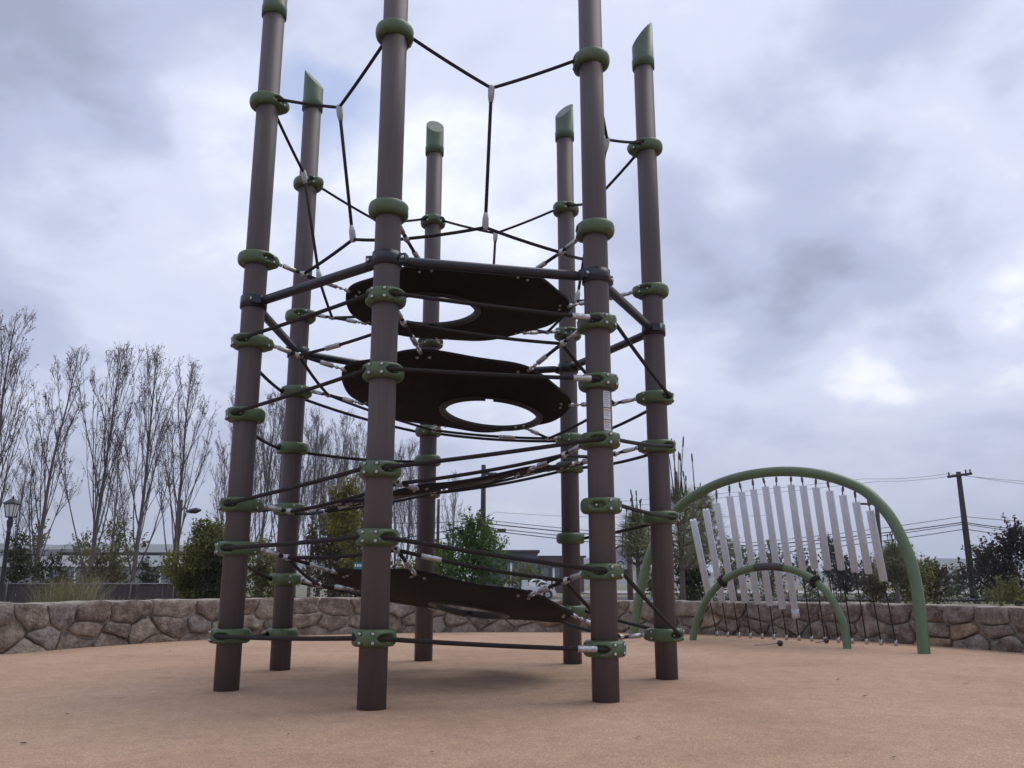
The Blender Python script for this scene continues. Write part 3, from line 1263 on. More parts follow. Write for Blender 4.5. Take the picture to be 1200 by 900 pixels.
# mallet on the ground
mp = at(914, 752, 8.35)
bm = thing('mallet', 'small dark mallet ball with thin rod lying on the ground below the chimes', 'mallet', (mp.x, mp.y, 0))
b = MB(); sphere(b, (0, 0, .028), .028, 14, 9)
b.build('mallet_ball', M['ball'], bm)
b = MB(); b.tube([(-.025, .01, .025), (-.12, .05, .012), (-.22, .08, .006)], .004, 8)
b.build('mallet_rod', M['cord'], bm)
mp = at(968, 747.5, 8.75)
bm = thing('mallet', 'dark mallet ball resting at the foot of the stone wall behind the low arch', 'mallet', (mp.x, mp.y, 0))
b = MB(); sphere(b, (0, 0, .026), .026, 14, 9)
b.build('mallet_ball', M['ball'], bm)
b = MB(); b.tube([(-.02, .0, .024), (-.06, .02, .012), (-.10, .03, .008)], .006, 8)
b.build('mallet_rod', M['cord'], bm)

# ------------------------------------------------------------------ beyond the wall
GZ = -.52


def rv(r):
    while True:
        v = Vector((r.uniform(-1, 1), r.uniform(-1, 1), r.uniform(-1, 1)))
        if .05 < v.length < 1:
            return v.normalized()


def leaf(mb, c, size, r, mat=0, lean=None):
    n_ = rv(r)
    if lean is not None:
        n_ = (n_ + lean * .8).normalized()
    a = n_.orthogonal().normalized()
    a = (a * math.cos(r.random() * 6.28) + n_.cross(a) * math.sin(r.random() * 6.28))
    c2 = n_.cross(a)
    L = size * r.uniform(.6, 1.3); W = L * r.uniform(.35, .6)
    b0 = len(mb.v)
    mb.v.extend([tuple(c - a * L * .5), tuple(c + c2 * W * .5 + n_ * W * .15), tuple(c + a * L * .5), tuple(c - c2 * W * .5 + n_ * W * .15)])
    mb.face((b0, b0 + 1, b0 + 2, b0 + 3), mat, False)


def foliage(mb, blobs, density, size, r, mat=0, gaps=.35):
    """leaf clumps spread through ellipsoid blobs (centre, radii); uneven outline, see-through gaps"""
    for (c, rad) in blobs:
        c = Vector(c); rad = Vector(rad)
        vol = (rad.x * rad.y + rad.y * rad.z + rad.x * rad.z) / 3
        ncl = max(4, int(density * vol))
        for _ in range(ncl):
            d = rv(r)
            k = r.uniform(.45, 1.0) ** .6 * (1 + .25 * mnoise.noise(c + d * 2.1))
            cc = c + Vector((d.x * rad.x, d.y * rad.y, d.z * rad.z)) * k
            if mnoise.noise(cc * (1.1 / max(rad.x, .3)) + Vector((5, 1, 2))) > gaps:
                continue
            cs = size * r.uniform(1.2, 3.2)
            for _ in range(r.randint(7, 14)):
                leaf(mb, cc + rv(r) * cs * r.random(), size, r, mat, d)


def shoots(mb, c, rad, n, r, length, leafsize, mat_stem, mat_leaf):
    """leafy twigs that break the outline"""
    for _ in range(n):
        d = rv(r); d.z = abs(d.z) * .8 + .25; d.normalize()
        p = Vector(c) + Vector((d.x * rad[0], d.y * rad[1], d.z * rad[2])) * .8
        dd = (d + Vector((0, 0, .6))).normalized()
        L = length * r.uniform(.5, 1.2)
        mb.tube([p, p + dd * L], [leafsize * .05, leafsize * .02], 3, mat_stem, caps=False)
        for k in range(9):
            leaf(mb, p + dd * L * (k + .5) / 9 + rv(r) * leafsize * .4, leafsize, r, mat_leaf)


# ---- bare upright trees
def bare_tree_meshes(seed, H, spread, trunk_r=.115, low=.12):
    r = random.Random(seed)
    tr, br, lv = MB(), MB(), MB()

    def wander(p, d, L, n, r0, r1, up, jit):
        pts, rads = [p.copy()], [r0]
        d = d.normalized()
        for i in range(n):
            d = (d + Vector((r.uniform(-jit, jit), r.uniform(-jit, jit), up))).normalized()
            p = p + d * (L / n)
            pts.append(p.copy()); rads.append(r0 + (r1 - r0) * ((i + 1) / n) ** .8)
        return pts, rads
    lead, lr = wander(Vector((0, 0, -.2)), Vector((0, 0, 1)), H + .2, 14, trunk_r, .012, .10, .04)
    tr.tube(lead, lr, 7)

    def leafcl(p, n, s):
        for _ in range(n):
            leaf(lv, p + rv(r) * s * r.random(), .07, r)

    def twigs(pts, rads, nt, L, tip_start):
        for _ in range(nt):
            f = r.uniform(tip_start, .97)
            i = min(int(f * (len(pts) - 1)), len(pts) - 2)
            p = pts[i].lerp(pts[i + 1], f * (len(pts) - 1) - i)
            t = (pts[i + 1] - pts[i]).normalized()
            side = t.cross(rv(r)).normalized()
            d = t * r.uniform(.75, 1.1) + side * r.uniform(.35, .7)
            l2 = L * r.uniform(.5, 1.2) * (1.15 - f * .5)
            q, qr = wander(p, d, l2, 3, min(rads[i] * .5, .0095), .0036, .20, .10)
            br.tube(q, qr, 3, caps=False)
            for _ in range(3):
                g = r.uniform(.2, .9)
                ii = min(int(g * 3), 2)
                pp = q[ii].lerp(q[ii + 1], g * 3 - ii)
                tt = (q[ii + 1] - q[ii]).normalized()
                sd = tt.cross(rv(r)).normalized()
                q2, qr2 = wander(pp, tt + sd * r.uniform(.3, .7), l2 * r.uniform(.3, .55), 2, .006, .0038, .2, .12)
                br.tube(q2, qr2, 3, caps=False)
                if r.random() < .45: leafcl(q2[-1], r.randint(1, 3), .14)
            if r.random() < .4: leafcl(q[-1], r.randint(1, 3), .13)
    twigs(lead, lr, 18, .8, .5)
    nprim = 19
    for k in range(nprim):
        f = low + (.90 - low) * (k / nprim) ** 1.15 + r.uniform(-.015, .015)
        i = min(int(f * 14), 13)
        p = lead[i].lerp(lead[i + 1], f * 14 - i)
        a = k * 2.399 + r.uniform(-.5, .5)
        tilt = r.uniform(.20, .42)
        d = Vector((math.cos(a) * math.sin(tilt), math.sin(a) * math.sin(tilt), math.cos(tilt)))
        L = min((1 - f) * H * r.uniform(.55, .85) + .4, H * .52) * (spread if f < .7 else 1)
        r0 = lr[i] * r.uniform(.30, .46)
        pts_, rads_ = wander(p, d, L, 8, r0, .009, .085, .07)
        tr.tube(pts_, rads_, 5, caps=False)
        for _ in range(2):
            f2 = r.uniform(.2, .6)
            ii = min(int(f2 * 8), 7)
            pp = pts_[ii].lerp(pts_[ii + 1], f2 * 8 - ii)
            t = (pts_[ii + 1] - pts_[ii]).normalized()
            sd = t.cross(rv(r)).normalized()
            q, qr = wander(pp, t + sd * r.uniform(.25, .5), L * (1 - f2) * r.uniform(.5, .9), 5, rads_[ii] * .6, .007, .12, .08)
            br.tube(q, qr, 4, caps=False)
            twigs(q, qr, 6, .6, .3)
        twigs(pts_, rads_, int(5 + L * 1.6), .7, .35)
    return tr.mesh('trunk', [M['bark']]), br.mesh('branches', [M['twig']]), lv.mesh('leaves', [M['leaf_dry']])


bare = [bare_tree_meshes(11, 11.0, 1.0), bare_tree_meshes(12, 11.0, .85), bare_tree_meshes(14, 11.0, 1.1), bare_tree_meshes(18, 11.0, .9)]
# x at trunk foot (px), distance, height, variant, label
BT = [(-22, 33, 11.6, 0, 'bare upright tree cut by the left edge of the photo, above the lamp post'),
      (40, 34.5, 10.7, 1, 'bare tree whose trunk rises just right of the lamp post'),
      (103, 36.5, 11.3, 2, 'bare tree left of the strong forked one, white building behind its foot'),
      (154, 38, 11.7, 3, 'tall bare tree with strong fork, third trunk left of the nearest left tower post'),
      (203, 40, 11.4, 0, 'bare tree with several stems rising beside the wooden light pole'),
      (14, 52, 8.5, 3, 'thin bare tree seen far behind the lamp post'),
      (128, 56, 10.2, 1, 'thin bare tree in the second row left of the strong forked tree'),
      (262, 44, 11.2, 1, 'bare tree hidden mostly by the left front tower post'),
      (300, 46, 11.4, 2, 'bare tree showing between the two left tower posts, left one'),
      (322, 50, 11.6, 0, 'bare tree showing between the two left tower posts, right one'),
      (362, 50, 11.2, 3, 'bare tree just right of the back left tower post'),
      (386, 54, 11.8, 1, 'bare tree midway between back left post and front post, above the yellowing tree'),
      (412, 58, 11.6, 0, 'bare tree just left of the front left tower post'),
      (446, 60, 11.8, 2, 'bare tree mostly behind the front left tower post'),
      (476, 64, 11.6, 3, 'bare tree just left of the back middle tower post'),
      (285, 60, 12.2, 3, 'slim bare tree in the second row close right of the nearest left tower post'),
      (345, 62, 12.4, 1, 'slim bare tree in the second row directly behind the back left tower post'),
      (374, 66, 12.6, 2, 'slim bare tree in the second row above the yellow topped tree, left one'),
      (398, 68, 12.6, 0, 'slim bare tree in the second row above the yellow topped tree, right one'),
      (425, 70, 12.8, 3, 'slim bare tree in the second row just behind the front left tower post'),
      (462, 72, 12.6, 1, 'slim bare tree in the second row between front left and back middle tower posts'),
      (488, 75, 12.4, 0, 'slim bare tree in the second row behind the back middle tower post'),
      (530, 72, 10.2, 1, 'sparse bare tree alone right of the back middle tower post')]
for (px, D, Ht, var, lab) in BT:
    t = thing('bare_tree', lab, 'tree', (xat(px, D), D, GZ), rnd.uniform(0, 6.28), 'bare upright trees in rows beyond the wall')
    s_ = (Ht + .1) / 11.0
    t.scale = (s_, s_, s_)
    for nm, me in zip(('trunk', 'branches', 'leaves'), bare[var]):
        o = link(nm, me, t)
        if nm == 'leaves': o['kind'] = 'stuff'


def tree(name, label, cat, px, D, ytop, ybot, wpx, mat, seed, density=60, leafs=.16, nblob=7, trunk=True, group=None, shape='round', gaps=.3, twigs=10, bark='bark'):
    """tree or bush D metres off, its crown between the two heights of view"""
    r = random.Random(seed)
    zt = at(px, ytop, D).z; zb = max(at(px, ybot, D).z, GZ)
    x = xat(px, D)
    W = wpx / FPX * D
    t = thing(name, label, cat, (x, D, GZ), 0, group)
    hb, ht = zb - GZ, zt - GZ
    Hc = ht - hb
    blobs_ = []
    for k in range(nblob):
        f = (k + .5) / nblob
        if shape == 'round': wid = math.sin(math.pi * (f * .8 + .12)) ** .7
        elif shape == 'cone': wid = 1.05 - f * .85
        elif shape == 'column': wid = .8 + .2 * math.sin(f * 3)
        else: wid = 1 - .3 * f
        rad = W * .5 * wid
        k_ = .55 if nblob > 3 else .8
        ox, oy = r.uniform(-1, 1) * rad * .55, r.uniform(-1, 1) * rad * .55
        blobs_.append(((ox, oy, hb + Hc * f * .86 + Hc * .05), (rad * k_ * r.uniform(.8, 1.2), rad * k_ * r.uniform(.8, 1.2), Hc * r.uniform(.14, .24) + rad * .12)))
    mb = MB()
    foliage(mb, blobs_, density, leafs, r, 0, gaps)
    for c, rad in blobs_[-4:]:
        shoots(mb, c, rad, twigs, r, leafs * 4, leafs, 0, 0)
    o = mb.build('crown', M[mat], t)
    if trunk:
        tb = MB()
        tr = max(.035, W * .022)
        tb.tube([(0, 0, -.15), (r.uniform(-.05, .05), 0, hb * .5), (r.uniform(-.1, .1), 0, hb + Hc * .25), (r.uniform(-.2, .2), 0, hb + Hc * .8)], [tr * 1.3, tr, tr * .8, tr * .25], 7)
        for c, rad in blobs_:
            tb.tube([(0, 0, hb + Hc * .05), Vector((0, 0, hb + Hc * .1)).lerp(Vector(c), .55) + Vector((0, 0, -.05 * Hc)), c], [tr * .6, tr * .4, tr * .12], 5, caps=False)
        tb.build('trunk', M[bark], t)
    return t


# left side planting
tree('evergreen_bush', 'dark olive columnar evergreen behind the fence by the lamp post', 'bush', 22, 30, 632, 705, 38, 'leaf_dark', 31, 380, .11, 6, False, None, 'column', .45)
tree('evergreen_bush', 'small rounded dark bush between the first two bare trunks behind the fence', 'bush', 60, 30, 655, 705, 40, 'leaf_dark', 32, 340, .11, 5, False, None, 'round', .45)
tree('young_tree', 'loose pale leaved young tree in front of the white building', 'tree', 92, 44, 632, 690, 64, 'leaf_olive', 33, 60, .15, 6, True, None, 'round', .12, 14)
tree('young_tree', 'loose pale leaved young tree left of the strong forked bare tree', 'tree', 134, 42, 616, 690, 56, 'leaf_olive', 34, 70, .15, 7, True, None, 'round', .12, 14)
tree('evergreen_bush', 'brown green bush behind the fence beside the strong forked trunk', 'bush', 122, 31, 650, 705, 54, 'leaf_brown', 35, 300, .11, 5, False, None, 'round', .4)
tree('evergreen_bush', 'rounded green bush right of the strong forked trunk behind the fence', 'bush', 172, 32, 660, 705, 30, 'leaf_dark', 36, 320, .11, 5, False, None, 'round', .45)
tree('young_tree', 'pale small tree far off behind the lamp side bare tree', 'tree', 38, 46, 618, 650, 22, 'leaf_olive', 37, 22, .14, 4, True, None, 'round', .1, 10)
tree('conifer_shrub', 'large yellowish green conifer shrub left of the nearest left tower post', 'shrub', 240, 16, 620, 706, 104, 'leaf_olive', 38, 1500, .055, 9, False, None, 'dome', .6, 40)
tree('conifer_shrub', 'dark lower conifer shrub at the foot of the left tower post', 'shrub', 255, 15.4, 640, 706, 60, 'leaf_dark', 39, 800, .07, 6, False, None, 'round', .5, 14)
tree('conifer_shrub', 'olive bush filling the gap between the two left tower posts', 'shrub', 312, 17, 640, 706, 72, 'leaf_olive', 40, 1100, .055, 7, False, None, 'round', .45, 16)
tree('yellowing_tree', 'bushy tree with yellow leaves on top, just left of the front left tower post', 'tree', 412, 24, 568, 660, 78, 'leaf_yellow', 41, 260, .11, 7, True, None, 'round', .35, 14)
tree('yellowing_tree', 'dark brown green lower tree behind the yellow topped one', 'tree', 392, 27, 600, 700, 100, 'leaf_brown', 42, 220, .13, 8, True, None, 'round', .35, 14)
tree('dark_bush', 'dark bush below the yellow topped tree, behind the lowest rubber deck', 'bush', 440, 23, 650, 706, 80, 'leaf_dark', 43, 320, .10, 6, False, None, 'round', .45)
tree('bushy_tree', 'fresh green bushy tree to the right of the back middle tower post', 'tree', 552, 21, 616, 704, 84, 'leaf_green', 44, 420, .10, 9, True, None, 'round', .35, 22)
tree('bushy_tree', 'lower dull green bush between the middle posts and fresh green tree', 'bush', 500, 22, 640, 704, 80, 'leaf_olive', 45, 380, .10, 7, False, None, 'round', .4, 14)
tree('dark_bush', 'green bush behind the white truck', 'bush', 615, 68, 668, 692, 60, 'leaf_olive', 46, 22, .26, 5, False, None, 'round', .4)
# right side planting
tree('dark_bush', 'dark thicket at the foot of the tall pine sapling right of the tower', 'bush', 812, 20, 645, 706, 64, 'leaf_dark', 51, 460, .09, 7, False, None, 'round', .45, 14)
tree('dark_bush', 'olive bush behind the left foot of the chime arch', 'bush', 776, 21, 668, 706, 46, 'leaf_olive', 52, 400, .09, 5, False, None, 'round', .45)
far_specs = [(862, 74, 640, 690, 54, 'leaf_olive', 'pale olive tree behind the left half of the silver chimes'),
             (905, 78, 646, 692, 46, 'leaf_olive', 'pale olive tree behind the apex of the low arch'),
             (942, 82, 655, 692, 34, 'leaf_dark', 'dark round tree behind the longest chime'),
             (976, 76, 634, 690, 18, 'leaf_dark', 'narrow dark upright tree behind the right half of the chimes'),
             (984, 70, 664, 692, 44, 'leaf_maroon', 'dark reddish tree behind the right shoulder of the low arch'),
             (1018, 74, 668, 694, 44, 'leaf_maroon', 'dark reddish tree beside the shortest chimes'),
             (1098, 84, 671, 696, 30, 'leaf_dark', 'low round tree just right of the big arch'),
             (1122, 88, 674, 698, 36, 'leaf_dark', 'low round tree left of the leaning utility pole'),
             (1158, 56, 652, 700, 60, 'leaf_maroon', 'dark broad tree just right of the leaning utility pole')]
for i, (px, D, yt, yb, w, mt, lab) in enumerate(far_specs):
    tree('park_tree', lab, 'tree', px, D, yt, yb, w, mt, 60 + i, 34, .30, 7, True, 'trees across the far lawn', 'round', .4, 10)
tree('dark_tree', 'dark leafy tree cut by the right edge of the photo', 'tree', 1192, 34, 626, 700, 66, 'leaf_maroon', 75, 130, .16, 9, True, None, 'round', .3, 26)
tree('dark_bush', 'dull green low bush right of the leaning utility pole', 'bush', 1176, 30, 688, 706, 60, 'leaf_olive', 76, 150, .11, 5, False, None, 'round', .45)
tree('dark_bush', 'yellow green bush inside the right shoulder of the big arch', 'bush', 1066, 19, 648, 706, 64, 'leaf_olive', 77, 620, .08, 7, False, None, 'round', .4, 14)
tree('dark_bush', 'brown leafed bush just behind the right leg of the big arch', 'bush', 1092, 20, 668, 706, 40, 'leaf_brown', 78, 460, .08, 6, False, None, 'round', .4, 20)
tree('dark_bush', 'low brown bush between the chimes and the pine sapling', 'bush', 1030, 22, 680, 706, 44, 'leaf_brown', 79, 420, .08, 4, False, None, 'round', .4, 10)


# low hedge line along the far road on the right
r_ = random.Random(101)
hx0, hx1 = xat(835, 50), xat(1235, 50)
hd = thing('low_hedge', 'long low dark hedge just over the wall top behind the chimes and utility pole', 'hedge', ((hx0 + hx1) / 2, 50, GZ))
hz = at(1000, 694, 50).z - GZ
mb = MB()
foliage(mb, [((hx0 + (hx1 - hx0) * (k + .5) / 26 - (hx0 + hx1) / 2, r_.uniform(-.4, .4), hz * .45), (.75, .6, hz * r_.uniform(.40, .62))) for k in range(26)], 60, .16, r_, 0, .5)
mb.build('crown', M['leaf_dark'], hd)


# ---- young pines with upright candles
def pine(label, px, D, ytop, ybase, wpx, seed, crown=.6, candles=7, cand=.35, bushy=1.0):
    r = random.Random(seed)
    zt = at(px, ytop, D).z
    H = zt - GZ
    W = wpx / FPX * D / 2
    t = thing('pine_sapling', label, 'pine', (xat(px, D), D, GZ), 0, 'young pines beyond the wall')
    tb, nb, cb = MB(), MB(), MB()
    tb.tube([(0, 0, -.1), (.01, 0, H * .4), (-.01, .01, H * .8), (0, 0, H - cand * .6)], [.05, .04, .022, .008], 7)

    def tuft(p, d, n, L):
        d = d.normalized()
        for _ in range(n):
            q = (d * r.uniform(.25, 1.0) + rv(r) * .9).normalized()
            l = L * r.uniform(.7, 1.15)
            s_ = q.orthogonal().normalized() * .0055
            b0 = len(nb.v)
            tip = p + q * l + Vector((0, 0, -.12 * l))
            nb.v.extend([tuple(p - s_), tuple(p + s_), tuple(tip)])
            nb.face((b0, b0 + 1, b0 + 2), 0, False)

    def candle(p, L):
        d = Vector((r.uniform(-.12, .12), r.uniform(-.12, .12), 1)).normalized()
        cb.tube([p, p + d * L * .80, p + d * L * .83, p + d * L * .96, p + d * L], [.010, .006, .013, .012, .004], 6)
    whorls = 7
    for w in range(whorls):
        f = 1 - crown + crown * (w / (whorls - 1)) * .92
        z = (H - cand) * f
        wl_ = W * (1.0 - .75 * (w / (whorls - 1)) ** 1.3)
        for k in range(6):
            a = 2 * math.pi * k / 6 + w * .7 + r.uniform(-.3, .3)
            L = wl_ * r.uniform(.6, 1.05)
            p0 = Vector((0, 0, z))
            p1 = p0 + Vector((math.cos(a) * L * .6, math.sin(a) * L * .6, L * .25))
            p2 = p0 + Vector((math.cos(a) * L, math.sin(a) * L, L * .75))
            tb.tube([p0, p1, p2], [.014, .010, .006], 5, caps=False)
            for q in (.35, .5, .65, .8, .9, 1.0):
                pp = p0.lerp(p1, q / .6) if q < .6 else p1.lerp(p2, (q - .6) / .4)
                tuft(pp, (p2 - p1), int(7 * bushy), .30)
            if r.random() < .22 * (w / whorls) + .04:
                candle(p2, cand * r.uniform(.4, .8))
        for q in range(3):
            tuft(Vector((0, 0, z + q * .05)), Vector((0, 0, 1)), int(7 * bushy), .30)
    for k in range(candles):
        a = 2 * math.pi * k / candles
        candle(Vector((math.cos(a) * .06, math.sin(a) * .06, H - cand)), cand * r.uniform(.65, 1.0))
    tb.build('trunk', M['bark'], t)
    o = nb.build('needles', M['needle'], t); o['kind'] = 'stuff'
    o = cb.build('candles', M['candle'], t); o['kind'] = 'stuff'


pine('tall young pine with long upright candles behind the right tower post', 799, 13, 510, 700, 100, 81, .47, 5, .92, 1.0)
pine('small round headed young pine between the two right tower posts', 748, 14.5, 572, 700, 46, 82, .36, 6, .50, 1.1)
pine('young pine beside the tall one, showing through the first chime tubes', 826, 15.5, 566, 700, 60, 84, .46, 4, .22, 1.3)
pine('narrow young pine rising inside the right shoulder of the big arch', 1050, 16, 618, 700, 50, 83, .34, 3, .42, 1.1)

# ---- grass clump behind the wall
r_ = random.Random(91)
b = MB()
for _ in range(1500):
    px = r_.gauss(95, 34)
    D = r_.uniform(9.4, 11.0)
    x = xat(px, D)
    hgt = r_.uniform(.36, .70) * (1.25 if 50 < px < 110 else .82)
    z0 = ground_z(x, D) - .02
    a = r_.uniform(0, 6.28); L = hgt * r_.uniform(.1, .6)
    dx, dy = math.cos(a) * L, math.sin(a) * L
    w = .0035
    b0 = len(b.v)
    b.v.extend([(x - w, D, z0), (x + w, D, z0), (x + dx * .4 + w * .7, D + dy * .4, z0 + hgt * .7), (x + dx * .4 - w * .7, D + dy * .4, z0 + hgt * .7), (x + dx, D + dy, z0 + hgt)])
    b.face((b0, b0 + 1, b0 + 2, b0 + 3), 0, False); b.face((b0 + 3, b0 + 2, b0 + 4), 0, False)
tag(b.build('grass_clump', M['grass']), 'dry green and straw coloured grass growing behind the left part of the wall', kind='stuff')

# ---- slatted fence on the left
FD = 27.0
fence = thing('slat_fence', 'dark brown vertical slat fence with pale posts beyond the left wall', 'fence', (xat(95, FD), FD, GZ))
fx = xat(95, FD)
x0, x1 = xat(-60, FD) - fx, xat(222, FD) - fx
FH = at(100, 683, FD).z - GZ
nsl = 46
for i in range(nsl):
    b = MB()
    b.box((0, 0, FH / 2), ((x1 - x0) / nsl * .90, .03, FH - .10))
    b.build('slat', M['fence'], fence, (x0 + (x1 - x0) * (i + .5) / nsl, rnd.uniform(-.012, .012), rnd.uniform(-.02, .01)))
b = MB(); b.tube([(x0, -.05, FH - .03), (x1, -.05, FH - .03)], .022, 8)
b.build('rail', M['fencepost'], fence)
for px in (-40, 10, 62, 113, 155, 205):
    b = MB(); b.tube([(0, 0, 0), (0, 0, FH + .01), (0, 0, FH + .04)], [.030, .030, .01], 8)
    b.build('fence_post', M['fencepost'], fence, (xat(px, FD) - fx, -.06, 0))

# ---- lamp post
LD = 21.0
LS = .78
lp = at(12.5, 606, LD)
lamp = thing('lamp_post', 'black traditional lamp post with four sided glass lantern at the left edge', 'lamp post', (lp.x, LD, GZ))
zl = (lp.z - GZ) / LS
lamp.scale = (LS, LS, LS)
b = MB()
b.lathe([(.14, 0), (.14, .25), (.10, .32), (.085, .5), (.07, 1.0), (.06, zl - .5), (.075, zl - .46), (.055, zl - .42), (.09, zl - .18), (.10, zl - .12), (.06, zl - .05), (.09, zl)], 16)
b.build('lamp_pole', M['lampblack'], lamp)
b = MB()
for sx in (-1, 1):
    for sy in (-1, 1):
        b.tube([(sx * .10, sy * .10, zl), (sx * .16, sy * .16, zl + .40)], .013, 6)
b.box((0, 0, zl), (.23, .23, .03)); b.box((0, 0, zl + .405), (.37, .37, .03))
n4 = [(sx * .2, sy * .2, zl + .42) for sx, sy in ((-1, -1), (1, -1), (1, 1), (-1, 1))] + [(sx * .05, sy * .05, zl + .56) for sx, sy in ((-1, -1), (1, -1), (1, 1), (-1, 1))]
b.add(n4, [(0, 1, 5, 4), (1, 2, 6, 5), (2, 3, 7, 6), (3, 0, 4, 7), (4, 5, 6, 7), (3, 2, 1, 0)], 0, False)
b.tube([(0, 0, zl + .56), (0, 0, zl + .63), (0, 0, zl + .66)], [.03, .03, .005], 8)
for i in range(4):
    a = math.pi / 2 * i
    b.tube([(math.cos(a) * .10, math.sin(a) * .10, zl), (math.cos(a) * .16, math.sin(a) * .16, zl + .40)], .008, 6)
b.build('lantern_frame', M['lampblack'], lamp)
b = MB()
q1, q2 = .095, .152
n4 = [(sx * q1, sy * q1, zl + .017) for sx, sy in ((-1, -1), (1, -1), (1, 1), (-1, 1))] + [(sx * q2, sy * q2, zl + .388) for sx, sy in ((-1, -1), (1, -1), (1, 1), (-1, 1))]
b.add(n4, [(0, 1, 5, 4), (1, 2, 6, 5), (2, 3, 7, 6), (3, 0, 4, 7)], 0, False)
b.build('lantern_glass', M['lampglass'], lamp)


# ---- poles and wires
def cobra(mb, p, d, L, mat=0):
    d = Vector(d).normalized()
    mb.tube([p, p + d * L * .3, p + d * L * .65, p + d * L], [.05, .13, .16, .05], 8, mat)


def pole_between(px0, py0, px1, py1, D, rad):
    """upright pole seen leaning towards the frame edge: true vertical at its foot"""
    a = at(px1, py1, D)
    zt = at((px0 + px1) / 2, py0, D).z
    return Vector((a.x, D, GZ)), zt


WD = 62.0
bp, zt = pole_between(216, 586, 205, 660, 46, .12)
o = thing('light_pole', 'brown wooden pole with cobra head street light beside a bare tree on the left', 'light pole', tuple(bp))
b = MB(); b.tube([(0, 0, -.2), (0, 0, zt - GZ)], [.17, .13], 10); b.build('wooden_pole', M['pole'], o)
b = MB(); hh = at(231, 599, 46).z - GZ
b.tube([(0, 0, hh + .1), (.3, 0, hh + .18), (.45, 0, hh)], .03, 6); cobra(b, Vector((.4, 0, hh - .02)), (1, 0, .1), .75)
b.build('street_light', M['lampblack'], o)

# far street light left of the front post
bp, zt = pole_between(376, 596, 372, 690, 40, .08)
o = thing('street_light', 'thin grey street light with short arm above the dark bushes left of the front post', 'street light', tuple(bp))
b = MB(); b.tube([(0, 0, -.2), (0, 0, zt - GZ)], [.08, .05], 8); b.build('lamp_pole', M['charcoal'], o)
b = MB(); hh = at(380, 609, 40).z - GZ
b.tube([(0, 0, hh), (.5, 0, hh + .05)], .03, 6); cobra(b, Vector((.45, 0, hh + .04)), (1, 0, .08), .55)
b.build('lamp_head', M['lampblack'], o)

# utility pole behind the tower
D0 = 52.0
bp0, zt0 = pole_between(572, 545, 566, 640, D0, .15)
o = thing('utility_pole', 'dark wooden utility pole seen behind the rubber decks in the middle', 'utility pole', tuple(bp0))
b = MB(); b.tube([(0, 0, -.2), (0, 0, zt0 - GZ)], [.20, .14], 10); b.build('wooden_pole', M['pole'], o)
b = MB(); b.box((.35, -.2, zt0 - GZ - .55), (.9, .12, .14)); b.tube([(.6, -.25, zt0 - GZ - .95), (.6, -.25, zt0 - GZ - .5)], .1, 8)
b.build('pole_fittings', M['lampblack'], o)
b = MB(); hh = at(585, 622, D0).z - GZ
b.tube([(0, 0, hh + .05), (.5, -.1, hh + .08), (.8, -.1, hh)], .04, 6); b.box((1.1, -.1, hh), (.52, .25, .22))
b.build('lamp_head', M['lampblack'], o)
bp1, zt1 = pole_between(515, 585, 512, 690, 60, .1)
o = thing('utility_pole', 'thin dark pole just right of the back middle tower post', 'utility pole', tuple(bp1))
b = MB(); b.tube([(0, 0, -.2), (0, 0, zt1 - GZ)], [.13, .09], 8); b.build('wooden_pole', M['pole'], o)

# right pole with crossarm
DR = 60.0
bpr, ztr = pole_between(1123, 553, 1142, 705, DR, .15)
poleR = thing('utility_pole', 'leaning looking dark utility pole with crossarm at the right of the photo', 'utility pole', tuple(bpr))
topx = at(1123, 553, DR).x - bpr.x
b = MB(); b.tube([(0, 0, -.2), (topx * .5, 0, (ztr - GZ) * .5), (topx, 0, ztr - GZ)], [.24, .20, .16], 10); b.build('wooden_pole', M['pole'], poleR)
b = MB()
ca = ztr - GZ - .25
b.tube([(topx - .85, -.14, ca - .12), (topx + .85, -.14, ca + .12)], .10, 6)
for k in (-.75, .45, .75):
    b.tube([(topx + k, -.14, ca + .14 * k + .08), (topx + k, -.14, ca + .14 * k + .32)], .05, 6)
b.build('crossarm', M['pole'], poleR)
DB = 75.0
bpb, ztb = pole_between(1027, 588, 1035, 690, DB, .15)
o = thing('utility_pole', 'dark utility pole with crossarm seen behind the shortest chime', 'utility pole', tuple(bpb))
topb = at(1027, 588, DB).x - bpb.x
b = MB(); b.tube([(0, 0, -.2), (topb, 0, ztb - GZ)], [.24, .17], 10); b.build('wooden_pole', M['pole'], o)
b = MB(); b.tube([(topb - 1.5, -.16, ztb - GZ - .2), (topb + .1, -.16, ztb - GZ - .2)], .10, 6)
b.build('crossarm', M['pole'], o)


def wire(label, pts, r=.016, sag=.35):
    P = [at(*p) for p in pts]
    path = []
    for a, c in zip(P, P[1:]):
        path += sagged(a, c, sag, 12)[(1 if path else 0):]
    mb = MB(); mb.tube(path, r, 5)
    return tag(mb.build('overhead_wire', M['wire']), label, 'wire', 'overhead wires on the utility poles')


